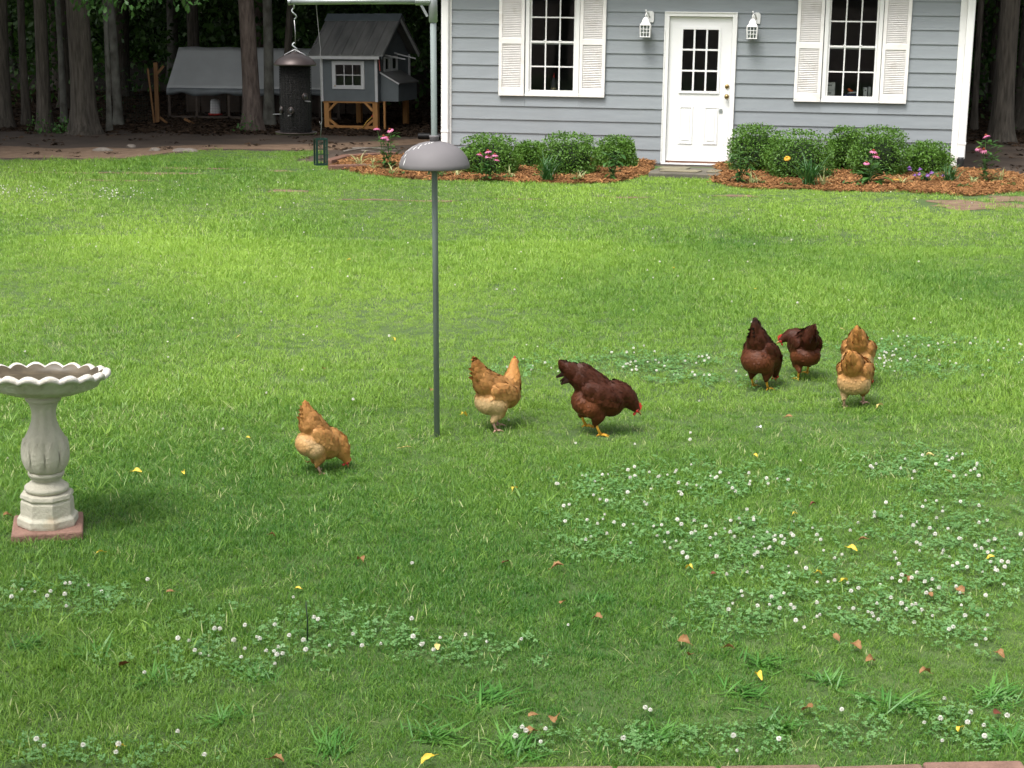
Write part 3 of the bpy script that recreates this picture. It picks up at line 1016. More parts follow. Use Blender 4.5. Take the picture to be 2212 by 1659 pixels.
# ---------------- door step
a = hl(1400, 385); b_ = hl(1556, 388)
step = thing('door_step', 'dark stone step slab with flagstones in front of the white door', 'step', hw((a[0] + b_[0]) / 2, (a[1] + b_[1]) / 2, 0), -HYAW)
hwid = (b_[0] - a[0]) / 2
mb = MB(); mb.prism([(-hwid, -.02), (hwid - .04, .0), (hwid, .1), (hwid, .86), (-hwid + .12, .86), (-hwid, .3)], 'z', -.02, .068); mb.build('slab', 'slab', step, bevel=.012)
for x0, x1, y0, y1 in ((-.34, .22, .16, .42), (.27, .48, .2, .5), (-.38, .05, .47, .78)):
    mb = MB(); mb.prism([(x0, y0 + .03), (x1 - .06, y0), (x1, y1 - .05), (x1 - .1, y1), (x0 + .05, y1 - .02)], 'z', .069, .084); mb.build('flagstone', 'flag', step, bevel=.005)

# ---------------- brick edging at the near side of the lawn
edg = thing('brick_edging', 'row of reddish pavers edging the near side of the lawn', 'edging', ground(1600, 1694), R_(3.4))
p0 = edg.location
mb = MB(); mb.box(-.150, .150, -.08, .08, -.03, .055); bm_ = mb.mesh('brick', 'redpaver')
x = -1.75
i = 0
while x < 2.8:
    o = link_mesh('brick', bm_, edg, (x, -.062 + .012 * math.sin(i * 1.7) - .006 * x - .09 * max(0, -.55 - x), 0.004 * math.sin(i * 2.3)), (R_(.8 * math.sin(i)), R_(.7 * math.cos(i * 1.3)), R_(.8 * math.sin(i * 2.1))))
    bv = o.modifiers.new('bevel', 'BEVEL'); bv.width = .010; bv.segments = 3
    x += .306; i += 1

# ================================================================== FEEDER POLE
PB = ground(944, 948)
PY = PB.y
def pz(v, u=940):
    return at_depth(u, v, PY).z
pole = thing('feeder_pole', 'grey metal pipe pole with side arm and dome baffle in the lawn', 'pole', PB)
pole.rotation_euler = (0, R_(-0.6), 0)
ztop = pz(2)
mb = MB(); mb.tube([(0, 0, -.15), (0, 0, pz(330)), (0, 0, ztop + .05)], [.0150, .0150, .0155], 16); mb.build('pipe', 'pole', pole, smooth=True)
zb = pz(361)
dome_prof = [(.176, zb - .004), (.180, zb), (.177, zb + .02), (.165, zb + .05), (.145, zb + .078), (.115, zb + .102), (.078, zb + .119), (.045, zb + .127), (.024, zb + .130)]
mb = MB(); mb.lathe([(.172, zb - .003)] + dome_prof, 48, cap=False)
mb.lathe([(.172, zb - .003), (.160, zb + .045), (.140, zb + .073), (.110, zb + .097), (.07, zb + .113), (.0165, zb + .122)], 48, cap=False)
mb.build('baffle_dome', 'dome', pole, smooth=True)
mb = MB()  # thin white streaks laid on the outside of the dome
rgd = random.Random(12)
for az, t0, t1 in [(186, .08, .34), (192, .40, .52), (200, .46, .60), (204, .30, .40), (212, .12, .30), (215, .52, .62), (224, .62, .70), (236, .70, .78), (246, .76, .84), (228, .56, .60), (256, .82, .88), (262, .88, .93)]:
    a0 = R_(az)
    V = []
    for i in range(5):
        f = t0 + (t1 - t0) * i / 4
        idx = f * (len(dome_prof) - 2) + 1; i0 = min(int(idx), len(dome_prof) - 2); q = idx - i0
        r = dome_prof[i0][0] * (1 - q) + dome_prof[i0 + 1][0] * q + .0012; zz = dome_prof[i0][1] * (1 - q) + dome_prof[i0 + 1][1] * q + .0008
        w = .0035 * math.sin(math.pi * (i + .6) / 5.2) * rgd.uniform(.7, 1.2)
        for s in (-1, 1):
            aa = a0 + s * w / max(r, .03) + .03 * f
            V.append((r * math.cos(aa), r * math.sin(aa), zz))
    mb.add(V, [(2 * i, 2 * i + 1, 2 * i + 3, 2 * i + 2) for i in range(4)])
tag(mb.build('white_streaks', 'white', pole), kind='stuff')
mb = MB(); mb.lathe([(.017, zb + .126), (.0235, zb + .128), (.0235, zb + .150), (.025, zb + .152), (.025, zb + .158), (.016, zb + .159)], 20); mb.build('baffle_collar', 'dome', pole, smooth=True)
mb = MB(); mb.lathe([(.0165, ztop - .105), (.0215, ztop - .10), (.0215, ztop + .075), (.0165, ztop + .08)], 16); mb.build('tee_fitting', 'steel', pole, smooth=True)
mb = MB(); mb.tube([(-.012, 0, ztop), (-.085, 0, ztop), (-.088, 0, ztop)], [.0215, .0215, .018], 16); mb.beam((-.058, 0, ztop - .02), (-.028, 0, ztop - .075), .012, .02, (0, 1, 0)); mb.build('arm_socket', 'steel', pole, smooth=False)
mb = MB(); mb.tube([(-.06, 0, ztop), (-.38, 0, ztop - .001), (-.705, 0, ztop - .004)], .0155, 16); mb.build('arm', 'steel', pole, smooth=True)
mb = MB(); mb.lathe([(.018, 0), (.018, .012), (.014, .013)], 14); mb.v = [(-.704 - z_, y_, x_ + ztop - .004) for x_, y_, z_ in mb.v]; mb.build('arm_cap', 'steel', pole)
# ---------------- tube feeder hanging from the arm
fx = -.688
FO = PB + Vector((fx - .023, 0, 0))
fz = lambda v: pz(v, 640)
fd = thing('tube_feeder', 'dark tube seed feeder with bronze dome lid hanging from the pole arm', 'bird feeder', FO + Vector((0, 0, fz(287))))
z0 = fz(287)
L = lambda v: fz(v) - z0
def s_hook(z_lo, z_hi, r=.0035):
    pts = []
    zc, h = (z_lo + z_hi) / 2, (z_hi - z_lo)
    for i in range(22):
        t = i / 21
        pts.append((min(.011, h * .28) * math.sin(t * 2 * math.pi), .003 * math.cos(t * 6), z_lo + h * t))
    return MB().tube(pts, r, 6)
zt = (PB.z + ztop - .004 - .016) - z0
MB().tube([(0, 0, L(18)), (0, 0, zt + .005)], .004, 6).build('eye_bolt', 'steel', fd, smooth=True)
s_hook(L(42), L(17)).build('s_hook', 'steel', fd, smooth=True)
mb = MB(); mb.tube([(0, 0, L(43)), (.004, 0, L(70)), (.003, 0, L(96))], .0022, 6); mb.build('hanger_wire', 'wire', fd, smooth=True)
s_hook(L(112), L(92)).build('s_hook', 'steel', fd, smooth=True)
zl = L(140)
mb = MB(); mb.lathe([(.104, zl - .003), (.107, zl), (.105, zl + .006), (.092, zl + .024), (.068, zl + .040), (.04, zl + .050), (.024, zl + .054), (.016, zl + .062), (.004, zl + .066)], 40); mb.build('dome_lid', 'brown_metal', fd, smooth=True)
mb = MB(); mb.tube([(-.07, 0, zl - .01), (-.05, 0, zl + .05), (0, 0, zl + .075), (.05, 0, zl + .05), (.07, 0, zl - .01)], .0025, 6); mb.build('bail', 'wire', fd, smooth=True)
mb = MB(); mb.lathe([(.072, .004), (.074, .01), (.075, zl - .004)], 32); mb.build('seed_tube', 'seed', fd, smooth=True)
mb = MB()
for k in range(26):
    a = 2 * math.pi * k / 26
    mb.beam((.079 * math.cos(a), .079 * math.sin(a), .003), (.079 * math.cos(a), .079 * math.sin(a), zl - .003), .0022, .0022)
nr = 26
for j in range(nr):
    zz = .01 + (zl - .02) * j / (nr - 1)
    mb.tube([(.079 * math.cos(2 * math.pi * k / 24), .079 * math.sin(2 * math.pi * k / 24), zz) for k in range(25)], .0011, 4, cap=False)
mb.build('mesh_cage', 'mesh_dark', fd)
for az, zz in ((-100, L(237)), (-145, L(236)), (-48, L(207))):
    a = R_(az)
    c = Vector((.082 * math.cos(a), .082 * math.sin(a), zz)); d = Vector((math.cos(a), math.sin(a), 0))
    pt = MB()
    ring = []
    s = Vector((-d.y, d.x, 0))
    for k in range(15):
        q = 2 * math.pi * k / 14
        ring.append(c + s * .0125 * math.cos(q) + Vector((0, 0, .015 * math.sin(q))))
    pt.tube(ring, .004, 6, cap=False); po = pt.build('port', 'brown_metal', fd, smooth=True)
    hb = MB(); hb.ell(c - d * .003, (.012, .012, .014), 12, 8); hb.build('port_opening', 'black_plastic', po, smooth=True)
    pc = MB(); pc.tube([c + Vector((0, 0, -.022)), c + d * .045 + Vector((0, 0, -.022))], .003, 6); pc.build('perch', 'wire', po)
mb = MB(); mb.lathe([(.06, -.006), (.100, -.004), (.105, .006), (.102, .007), (.07, .002)], 36); mb.build('seed_tray', 'brown_metal', fd, smooth=True)
# ---------------- suet cage on a long wire
wx = (680 - 937) / 436.0
sz = pz(355, 686); sztop = pz(300, 686)
sc = thing('suet_cage', 'small green wire suet cage hanging on a thin wire from the pole arm', 'bird feeder', PB + Vector((wx - .0, 0, sz)))
H_ = sztop - sz
hw_, hd_ = .027, .018
mb = MB()
for x, y in ((-1, -1), (1, -1), (1, 1), (-1, 1)):
    mb.beam((x * hw_, y * hd_, 0), (x * hw_, y * hd_, H_), .008, .006)
for zz in (0, H_):
    for (xa, ya), (xb, yb) in (((-1, -1), (1, -1)), ((1, -1), (1, 1)), ((1, 1), (-1, 1)), ((-1, 1), (-1, -1))):
        mb.beam((xa * hw_, ya * hd_, zz), (xb * hw_, yb * hd_, zz), .008, .008)
mb.build('cage_frame', 'green_wire', sc)
mb = MB()
for y in (-1, 1):
    for i in range(1, 5):
        mb.beam((-hw_, y * hd_, H_ * i / 5), (hw_, y * hd_, H_ * i / 5), .0022, .0022)
    for i in (-.33, .33):
        mb.beam((hw_ * i, y * hd_, 0), (hw_ * i, y * hd_, H_), .0022, .0022)
mb.build('cage_grid', 'green_wire', sc)
mb = MB(); ztw = PB.z + ztop - sz
mb.tube([(0, 0, H_), (.004, 0, H_ + .05), (.008, 0, H_ + .09), (.006, 0, H_ + .45), (-.006, 0, ztw - .1), (-.016, 0, ztw + .014), (-.012, -.014, ztw + .02)], .0018, 5); mb.tube([(.008, 0, H_ + .085), (.0, 0, H_ + .07), (-.004, 0, H_ + .088)], .0018, 5)
mb.build('hanging_wire', 'wire', sc, smooth=True)
sc.rotation_euler = (0, 0, R_(25))

# ================================================================== BIRD BATH
BB = ground(104, 1128, 0.045)
bb = thing('bird_bath', 'cream cast-stone bird bath with scalloped bowl on an octagonal pedestal', 'bird bath', (BB.x, BB.y, 0.045), R_(4))
bb.rotation_euler = (R_(1.2), R_(1.0), R_(4))
k_ = 0.000597
def bz(cy):      # height on the pedestal's axis of a row measured in the close-up
    v = (1200 + cy * .4822) * .6064
    return at_depth(104, v, BB.y).z - 0.045
def octa(R, z, rot=R_(22.5)):
    return [(R * math.cos(rot + i * math.pi / 4), R * math.sin(rot + i * math.pi / 4), z) for i in range(8)]
mb = MB()
rings = [(.128, 0), (.130, .012), (.129, .034), (.117, .044), (.1145, .05), (.112, bz(1195)), (.106, bz(1185)), (.106, bz(1175)), (.114, bz(1168)), (.110, bz(1140)), (.085, bz(1132))]
V = []
for r, z in rings: V += octa(r, z)
F = [tuple(range(8))[::-1]]
for i in range(len(rings) - 1):
    for k in range(8):
        F.append((i * 8 + k, i * 8 + (k + 1) % 8, i * 8 + 8 + (k + 1) % 8, i * 8 + 8 + k))
F.append(tuple((len(rings) - 1) * 8 + k for k in range(8)))
mb.add(V, F); mb.build('octagonal_base', 'stone', bb, bevel=.003)
hs = [(140, 1130), (150, 1122), (156, 1110), (153, 1095), (141, 1087), (128, 1078), (118, 1068), (100, 1058), (94, 1048), (97, 1040), (112, 1033), (116, 1026), (113, 1020), (124, 1014), (128, 1000), (126, 990), (118, 983)]
mb = MB(); mb.lathe([(r * k_, bz(y)) for r, y in hs], 40); mb.build('turned_collar', 'stone', bb, smooth=True)
cs = [(118, 985), (126, 965), (139, 940), (148, 905), (152, 860), (150, 810), (143, 760), (130, 715), (116, 690), (104, 665), (93, 635), (84, 600), (81, 565), (83, 530), (90, 505), (99, 488), (104, 480), (104, 470), (120, 462), (126, 450), (128, 438), (124, 425), (118, 405)]
def wobc(i, a, r, z):
    if 1 <= i <= 6:      # raised upright leaves round the belly
        w = abs(math.sin(a * 4.5)) ** .5
        return r + .012 * (w - .45) * (1 - .25 * abs(i - 3.5) / 2.5), z
    if 8 <= i <= 14:
        return r + .0022 * math.cos(a * 9), z
    return r, z
mb = MB(); mb.lathe([(r * k_, bz(y)) for r, y in cs], 72, wob=wobc); mb.build('column', 'stone', bb, smooth=True)
# carved leaves on the belly
for k in range(9):
    a = 2 * math.pi * (k + .5) / 9
    lf = MB()
    for t in np.linspace(0, 1, 7):
        pass
    rows = 7
    V, F = [], []
    for i in range(rows):
        t = i / (rows - 1)
        y = 960 - 215 * t
        r = float(np.interp(y, [q[1] for q in cs][::-1], [q[0] for q in cs][::-1])) * k_
        wd = .30 * math.sin(math.pi * min(1, .12 + t * .88)) ** .7 + .02
        for j, (o_, b_) in enumerate(((-1, .001), (-.5, .008), (0, .004), (.5, .008), (1, .001))):
            aa = a + o_ * wd
            V.append(((r + b_ + .002) * math.cos(aa), (r + b_ + .002) * math.sin(aa), bz(y)))
    for i in range(rows - 1):
        for j in range(4):
            F.append((i * 5 + j, i * 5 + j + 1, i * 5 + j + 6, i * 5 + j + 5))
    lf.add(V, F); lf.build('carved_leaf', 'stone', bb, smooth=True)
zr = bz(275)
NS = 20
prof = [(.05, bz(412)), (.075, bz(410)), (.13, bz(395)), (.19, bz(362)), (.225, bz(335)), (.250, zr + .002), (.268, zr + .003), (.277, zr + .012), (.272, zr + .024), (.258, zr + .030), (.243, zr + .024), (.236, zr + .006), (.22, zr - .006), (.16, zr - .028), (.08, zr - .04), (.01, zr - .043)]
def wobb(i, a, r, z):
    if 5 <= i <= 11:
        c = math.cos(NS * a)
        amp = [0, 0, 0, 0, 0, .2, .7, 1, 1, 1, .9, .5][i]
        return r + .012 * amp * abs(math.cos(NS * a / 2)) - .005 * amp, z + .0085 * amp * (2 * abs(math.cos(NS * a / 2)) - 1.2)
    return r, z
mb = MB(); mb.lathe(prof, 160, wob=wobb); bw = mb.build('scalloped_bowl', 'bath_bowl', bb, smooth=True)
bw.data.materials.append(M['bath_water'])
for pi in range(10 * 160, 15 * 160): bw.data.polygons[pi].material_index = 1
bw.location = (0, 0, zr - .012); bw.data.transform(Matrix.Translation((0, 0, -zr))); bw.rotation_euler = (R_(-7.0), 0, 0)
mb = MB(); mb.lathe([(.002, -.006), (.228, -.006), (.2285, -.010), (.01, -.011)], 48); mb.build('bowl_floor', 'bath_water', bw, smooth=False)
pv = MB(); pv.box(-.146, .146, -.146, .146, -.03, .043)
t = tag(pv.build('paver', 'redpaver', bevel=.008), 'square red paver under the bird bath', 'paver')
t.location = (BB.x, BB.y - .005, 0); t.rotation_euler = (0, 0, R_(14))

# ================================================================== CHICKEN COOP
cp = ground(757, 280)
coop = thing('chicken_coop', 'small dark grey chicken coop on wooden legs with metal roof', 'chicken coop', cp, R_(-14))
coop.rotation_euler = (0, R_(-.9), R_(-18))
W2, ZF, ZW, CD = .53, .49, 1.26, 1.5
legm = {}
for x in (-W2 + .08, W2 - .06):
    for y in (.05, CD - .05):
        mb = MB(); mb.box(x - .045, x + .045, y - .045, y + .045, -.05, ZF); mb.build('leg', 'wood', coop)
for x, d in ((-W2 + .125, 1), (W2 - .105, -1)):
    mb = MB(); mb.beam((x, .03, ZF - .16), (x + d * .15, .03, ZF - .012), .04, .045, (0, 1, 0)); mb.build('brace', 'wood', coop)
    mb = MB(); mb.beam((x, .03, .17), (x + d * .15, .03, .055), .04, .045, (0, 1, 0)); mb.build('brace', 'wood', coop)
mb = MB(); mb.box(-W2 + .125, W2 - .105, .0, .045, .0, .07); mb.build('bottom_rail', 'wood', coop)
mb = MB(); mb.box(-W2 + .02, W2 - .02, .005, CD, ZF - .03, ZF - .002); mb.build('floor_frame', 'wood', coop)
wx0, wx1, wz0, wz1 = -.315, .295, .70, 1.18
mb = MB()
mb.box(-W2, wx0 + .05, 0, .02, ZF, ZW); mb.box(wx1 - .05, W2, 0, .02, ZF, ZW); mb.box(wx0 + .05, wx1 - .05, 0, .02, ZF, wz0 + .05); mb.box(wx0 + .05, wx1 - .05, 0, .02, wz1 - .05, ZW)
mb.box(-W2, -W2 + .02, .02, CD - .02, ZF, ZW); mb.box(-W2, W2, CD - .02, CD, ZF, ZW)
mb.box(W2 - .02, W2, .02, CD - .02, ZF, .98); mb.box(W2 - .02, W2, .02, .28, .98, ZW); mb.box(W2 - .02, W2, .94, CD - .02, .98, ZW)
mb.prism([(.02, ZW), (CD - .02, ZW), (.75, ZW + .60)], 'x', -W2, -W2 + .02)
mb.prism([(.02, ZW), (CD - .02, ZW), (.75, ZW + .60)], 'x', W2 - .02, W2)
mb.build('wall', 'coop_paint', coop)
mb = MB(); mb.box(-W2 + .02, W2 - .02, .02, CD - .02, ZF, ZF + .02); mb.build('floor', 'oldwood', coop)
mb = MB(); frame(mb, wx0, wx1, wz0, wz1, .065, -.025, .012); wf = mb.build('window', 'coop_white', coop, bevel=.003)
mb = MB()
ww, wh = (wx1 - wx0 - .13) / 3, (wz1 - wz0 - .13) / 2
for i in (1, 2): mb.box(wx0 + .065 + ww * i - .007, wx0 + .065 + ww * i + .007, -.012, -.002, wz0 + .065, wz1 - .065)
mb.box(wx0 + .065, wx1 - .065, -.0135, -.0005, wz0 + .065 + wh - .007, wz0 + .065 + wh + .007); mb.build('muntin', 'coop_white', wf)
for i in range(3):
    for j in range(2):
        p = MB(); X0, Z0_ = wx0 + .065 + ww * i, wz0 + .065 + wh * j
        p.add([(X0, .002, Z0_), (X0 + ww, .002, Z0_), (X0 + ww, .002, Z0_ + wh), (X0, .002, Z0_ + wh)], [(0, 1, 2, 3)]); p.build('pane', 'glass', wf)
p = MB(); p.ell((wx0 + .055, -.03, wz0 + .055), (.014, .008, .014), 8, 5); p.build('latch', 'brass', wf)
for x in (-W2 - .012, W2 - .04):
    mb = MB(); mb.box(x, x + .05, -.022, -.002, ZF - .005, ZW); mb.build('corner_trim', 'coop_white', coop)
mb = MB(); mb.box(-W2 - .16, W2 + .09, -.13, -.105, ZW - .045, ZW + .005); mb.build('eave_board', 'coop_white', coop)
# metal roof: sheets with ribs
x0, x1 = -W2 - .18, W2 + .17
ye, ze, yr, zr_ = -.13, ZW + .005, .75, ZW + .66
for s in (0, 1):
    def Q(x, t, h=0.0):
        y = ye + (yr - ye) * t; z = ze + (zr_ - ze) * t
        if s: y = 1.5 - y
        return (x, y, z + h)
    mb = MB(); mb.add([Q(x0, 0), Q(x1, 0), Q(x1, 1), Q(x0, 1), Q(x0, 0, .012), Q(x1, 0, .012), Q(x1, 1, .012), Q(x0, 1, .012)], [(0, 1, 2, 3), (4, 5, 6, 7), (0, 1, 5, 4), (1, 2, 6, 5), (3, 0, 4, 7)])
    rf = mb.build('roof_sheet', 'coop_roof', coop)
    nr = 8
    for i in range(nr):
        x = x0 + .02 + (x1 - x0 - .04) * i / (nr - 1)
        r = MB()
        r.add([Q(x - .022, 0, .0125), Q(x - .010, 0, .038), Q(x + .010, 0, .038), Q(x + .022, 0, .0125), Q(x - .022, .97, .0125), Q(x - .010, .97, .038), Q(x + .010, .97, .038), Q(x + .022, .97, .0125)],
              [(0, 1, 5, 4), (1, 2, 6, 5), (2, 3, 7, 6), (0, 3, 2, 1), (4, 5, 6, 7)])
        r.build('roof_rib', 'coop_roof', rf)
mb = MB(); mb.prism([(.61, zr_ - .065), (.75, zr_ + .050), (.89, zr_ - .065), (.89, zr_ - .055), (.75, zr_ + .061), (.61, zr_ - .055)], 'x', x0 - .01, x1 + .01); mb.build('ridge_cap', 'coop_ridge', coop)
for s in (0, 1):
    a, b_ = (ye, ze - .03), (yr, zr_ - .03)
    if s: a, b_ = (1.5 - ye, ze - .03), (yr, zr_ - .03)
    mb = MB(); mb.beam((W2 + .14, a[0], a[1]), (W2 + .14, b_[0], b_[1]), .02, .06); mb.build('rake_board', 'coop_white' if s else 'coop_paint', coop)
# side windows
for y0, y1 in ((.30, .56), (.62, .92)):
    mb = MB()
    zA, zB = .99, 1.25
    mb.box(W2 - .02, W2 + .015, y0, y1, zA, zA + .04); mb.box(W2 - .02, W2 + .015, y0, y1, zB - .04, zB)
    mb.box(W2 - .02, W2 + .015, y0, y0 + .05, zA + .04, zB - .04); mb.box(W2 - .02, W2 + .015, y1 - .05, y1, zA + .04, zB - .04)
    so_ = mb.build('window', 'coop_white', coop)
    p = MB(); p.add([(W2, y0 + .05, zA + .04), (W2, y1 - .05, zA + .04), (W2, y1 - .05, zB - .04), (W2, y0 + .05, zB - .04)], [(0, 1, 2, 3)]); p.build('pane', 'glass', so_)
mb = MB(); mb.beam((W2 + .02, .28, 1.28), (W2 + .30, .55, 1.20), .03, .02); mb.build('awning_bar', 'coop_white', coop)
mb = MB(); mb.beam((W2 + .02, .75, 1.30), (W2 + .34, .95, 1.20), .03, .02); mb.build('awning_bar', 'coop_white', coop)
mb = MB(); mb.box(W2 - .002, W2 + .022, CD - .05, CD + .003, ZF, ZW); mb.build('corner_trim', 'coop_white', coop)
# nest box
nx0, nx1, ny0, ny1 = W2 + .002, W2 + .33, .14, 1.02
mb = MB(); mb.prism([(nx0, ZF), (nx1, ZF), (nx1, .80), (nx0, .975)], 'y', ny0, ny1); nb = mb.build('nest_box', 'coop_paint', coop)
mb = MB(); mb.prism([(nx0, .982), (nx1 + .03, .787), (nx1 + .03, .805), (nx0, 1.0)], 'y', ny0 - .03, ny1 + .03); mb.build('nest_lid', 'coop_roof', coop)
mb = MB(); mb.beam((nx0, ny0 - .034, .985), (nx1 + .03, ny0 - .034, .79), .006, .024, (0, 0, 1)); mb.build('lid_trim', 'coop_white', coop)
mb = MB(); mb.box(W2 + .075, W2 + .11, .06, .095, 0, ZF); mb.build('prop_post', 'wood', coop)
mb = MB(); mb.beam((W2 + .05, -.03, ZW - .02), (W2 + .065, -.03, ZW - .24), .014, .012, (0, 1, 0)); mb.build('red_strap', 'red_strap', coop)
t = thing('garden_tool', 'yellow-handled tool with red end leaning under the coop', 'tool', cp + Vector((.2, -.12, 0)))
mb = MB(); mb.tube([(0, 0, 0), (.09, .02, .14), (.19, .03, .24)], .010, 8); mb.build('handle', 'wood_yellow', t, smooth=True)
mb = MB(); mb.tube([(.185, .03, .235), (.22, .034, .275)], [.014, .016], 8); mb.build('grip', 'red_plastic', t)

# ================================================================== TARP-COVERED RUN
RY = 31.2
run = thing('covered_run', 'low poultry run covered with a grey tarp beside the trees', 'poultry run', (at_depth(360, 200, RY).x, RY, 0))
rx = run.location.x
zt, zb_, zs = at_depth(386, 101, RY + .9).z, at_depth(360, 190, RY).z, at_depth(360, 204, RY).z
xl0, xl1 = 0.0, at_depth(386, 101, RY + .9).x - rx
xr = at_depth(735, 101, RY).x - rx
mb = MB()
nx, ny = 26, 10
for j in range(ny + 1):
    t = j / ny
    for i in range(nx + 1):
        q = i / nx
        xa = xl0 + (xl1 - xl0) * t
        x = xa + (xr - xa) * q
        z = zb_ + (zt - zb_) * t - .035 * math.sin(t * math.pi) * (0.6 + .4 * math.sin(q * 9)) + .008 * math.sin(q * 31 + t * 5)
        mb.v.append((x, .9 * t, z))
for j in range(ny):
    for i in range(nx):
        a = j * (nx + 1) + i
        mb.f.append((a, a + 1, a + nx + 2, a + nx + 1))
mb2 = [(p[0], 1.8 - p[1], p[2] - .004) for p in mb.v]
n_ = len(mb.v); fs = [tuple(reversed([i + n_ for i in f])) for f in mb.f]
mb.v += mb2; mb.f += fs
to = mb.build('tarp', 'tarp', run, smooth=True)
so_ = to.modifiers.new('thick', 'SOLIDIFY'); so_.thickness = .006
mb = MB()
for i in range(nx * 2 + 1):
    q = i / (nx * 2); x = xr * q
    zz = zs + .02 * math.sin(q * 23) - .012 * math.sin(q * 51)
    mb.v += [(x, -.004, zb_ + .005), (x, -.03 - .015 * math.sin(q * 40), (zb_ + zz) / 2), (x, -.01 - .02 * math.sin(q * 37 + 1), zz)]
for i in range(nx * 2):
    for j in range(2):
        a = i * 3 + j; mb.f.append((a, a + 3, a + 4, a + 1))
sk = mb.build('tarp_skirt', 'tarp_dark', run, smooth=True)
so_ = sk.modifiers.new('thick', 'SOLIDIFY'); so_.thickness = .005
for x in (.04, .55, 1.15, 1.75, 2.3, 2.85, xr - .05):
    for y in (.03, 1.75):
        mb = MB(); mb.box(x - .022, x + .022, y - .022, y + .022, -.05, zb_ - .02); mb.build('post', 'oldwood', run)
mb = MB(); mb.box(.0, xr, .01, .055, zb_ - .06, zb_ - .02); mb.build('rail', 'oldwood', run)
mb = MB(); mb.box(.0, xr, .008, .05, .0, .06); mb.build('rail', 'oldwood', run)
mb = MB()
x = .0
while x < xr:
    mb.tube([(x, .0, .05), (x, .0, zb_ - .03)], .0012, 3, cap=False); x += .05
zz = .05
while zz < zb_:
    mb.tube([(0, .0, zz), (xr, .0, zz)], .0012, 3, cap=False); zz += .05
tag(mb.build('wire_netting', 'wire_dark', run), kind='stuff')
mb = MB()
for i in range(14):
    x = .05 + i * .26
    mb.box(x, x + .235, 1.74, 1.76, .0, zb_ - .03 - .02 * (i % 3))
mb.build('back_boards', 'oldwood', run)
w_ = ground(467, 262)
t = thing('poultry_waterer', 'white cone waterer on a red dish inside the tarp run', 'waterer', (at_depth(466, 262, RY + .5).x, RY + .5, 0.05))
mb = MB(); mb.lathe([(.13, .0), (.14, .03), (.13, .035), (.11, .015)], 24); mb.build('dish', 'red_plastic', t, smooth=True)
mb = MB(); mb.lathe([(.105, .03), (.10, .06), (.088, .26), (.07, .29), (.02, .30)], 24); mb.build('reservoir', 'white_plastic', t, smooth=True)

# wooden gate frame at the left of the run
gp = ground(341, 267)
t = thing('gate_frame', 'bare pine gate post with brace at the end of the tarp run', 'gate', gp)
px_ = 118.0
zt_ = at_depth(335, 135, gp.y).z
mb = MB(); mb.box(-.035, .035, -.035, .035, -.05, zt_); mb.build('post', 'wood_dim', t)
mb = MB(); mb.beam((.02, -.02, zt_ - .20), (.13, .03, zt_ - .06), .04, .04); mb.build('brace', 'wood_dim', t)
mb = MB(); mb.beam((.04, -.02, .12), (.18, .0, .0), .04, .04); mb.build('brace', 'wood_dim', t)
mb = MB(); mb.beam((.5, -.1, .1), (.68, -.1, .0), .04, .04); mb.build('loose_rail', 'wood_dim', t)
t = thing('fence_stake', 'thin leaning pine stake beside the gate post', 'stake', ground(334, 268))
mb = MB(); mb.beam((0, 0, -.02), (-.085, 0, .98), .03, .03, (0, 1, 0)); mb.build('stake', 'wood_dim', t)
mb = MB()
A, B = ground(205, 266), ground(331, 266)
for i in range(16):
    zz = 1.0 * i / 15
    mb.tube([(A.x, A.y, zz), ((A.x + B.x) / 2, A.y + .02, zz - .03), (B.x, B.y, zz)], .0013, 3, cap=False)
for i in range(22):
    x = A.x + (B.x - A.x) * i / 21
    mb.tube([(x, A.y, 0), (x, A.y, 1.0)], .0011, 3, cap=False)
tag(mb.build('netting_fence', 'green_wire'), 'fine dark green netting fence strung between the trunks and the gate', 'fence')

# ---------------- odds and ends on the dirt
for i, (u0, v0, u1, v1, r) in enumerate([(742, 330, 850, 322, .016), (760, 326, 868, 324, .012), (780, 331, 845, 327, .011)]):
    A, B = ground(u0, v0), ground(u1, v1)
    mb = MB(); pts = [(A.lerp(B, t) + Vector((0, .05 * math.sin(t * 5 + i), .02 + .02 * math.sin(t * 3.1 + i)))) - A for t in np.linspace(0, 1, 8)]
    mb.tube(pts, [r * (1 - .5 * t) for t in np.linspace(0, 1, 8)], 7)
    o = tag(mb.build('dead_branch', 'stick', smooth=True), 'bare grey fallen branch lying on the dirt behind the timber edging', 'branch', 'grey branches behind the edging'); o.location = A
A, B = ground(903, 301), ground(956, 302)
mb = MB(); prof = []
n = 40
pts = [(A.lerp(B, i / n) - A) + Vector((0, 0, .06)) for i in range(n + 1)]
mb.tube(pts, [.055 if i % 2 else .047 for i in range(n + 1)], 12)
o = tag(mb.build('drain_pipe', 'black_plastic', smooth=True), 'black corrugated drain pipe lying at the house corner', 'pipe'); o.location = A
for u, v, s in ((222, 326, .16), (400, 327, .2), (335, 326, .09), (283, 318, .07)):
    c = ground(u, v)
    mb = MB(); mb.ell((0, 0, .0), (s, s * .6, .05), 10, 6); mb.v = [(x + random.uniform(-.01, .01), y + random.uniform(-.01, .01), z + random.uniform(-.008, .008)) for x, y, z in mb.v]
    o = tag(mb.build('stone', 'stick'), 'flat grey-brown stone on the bare dirt before the trees', 'stone', 'stones on the dirt'); o.location = c
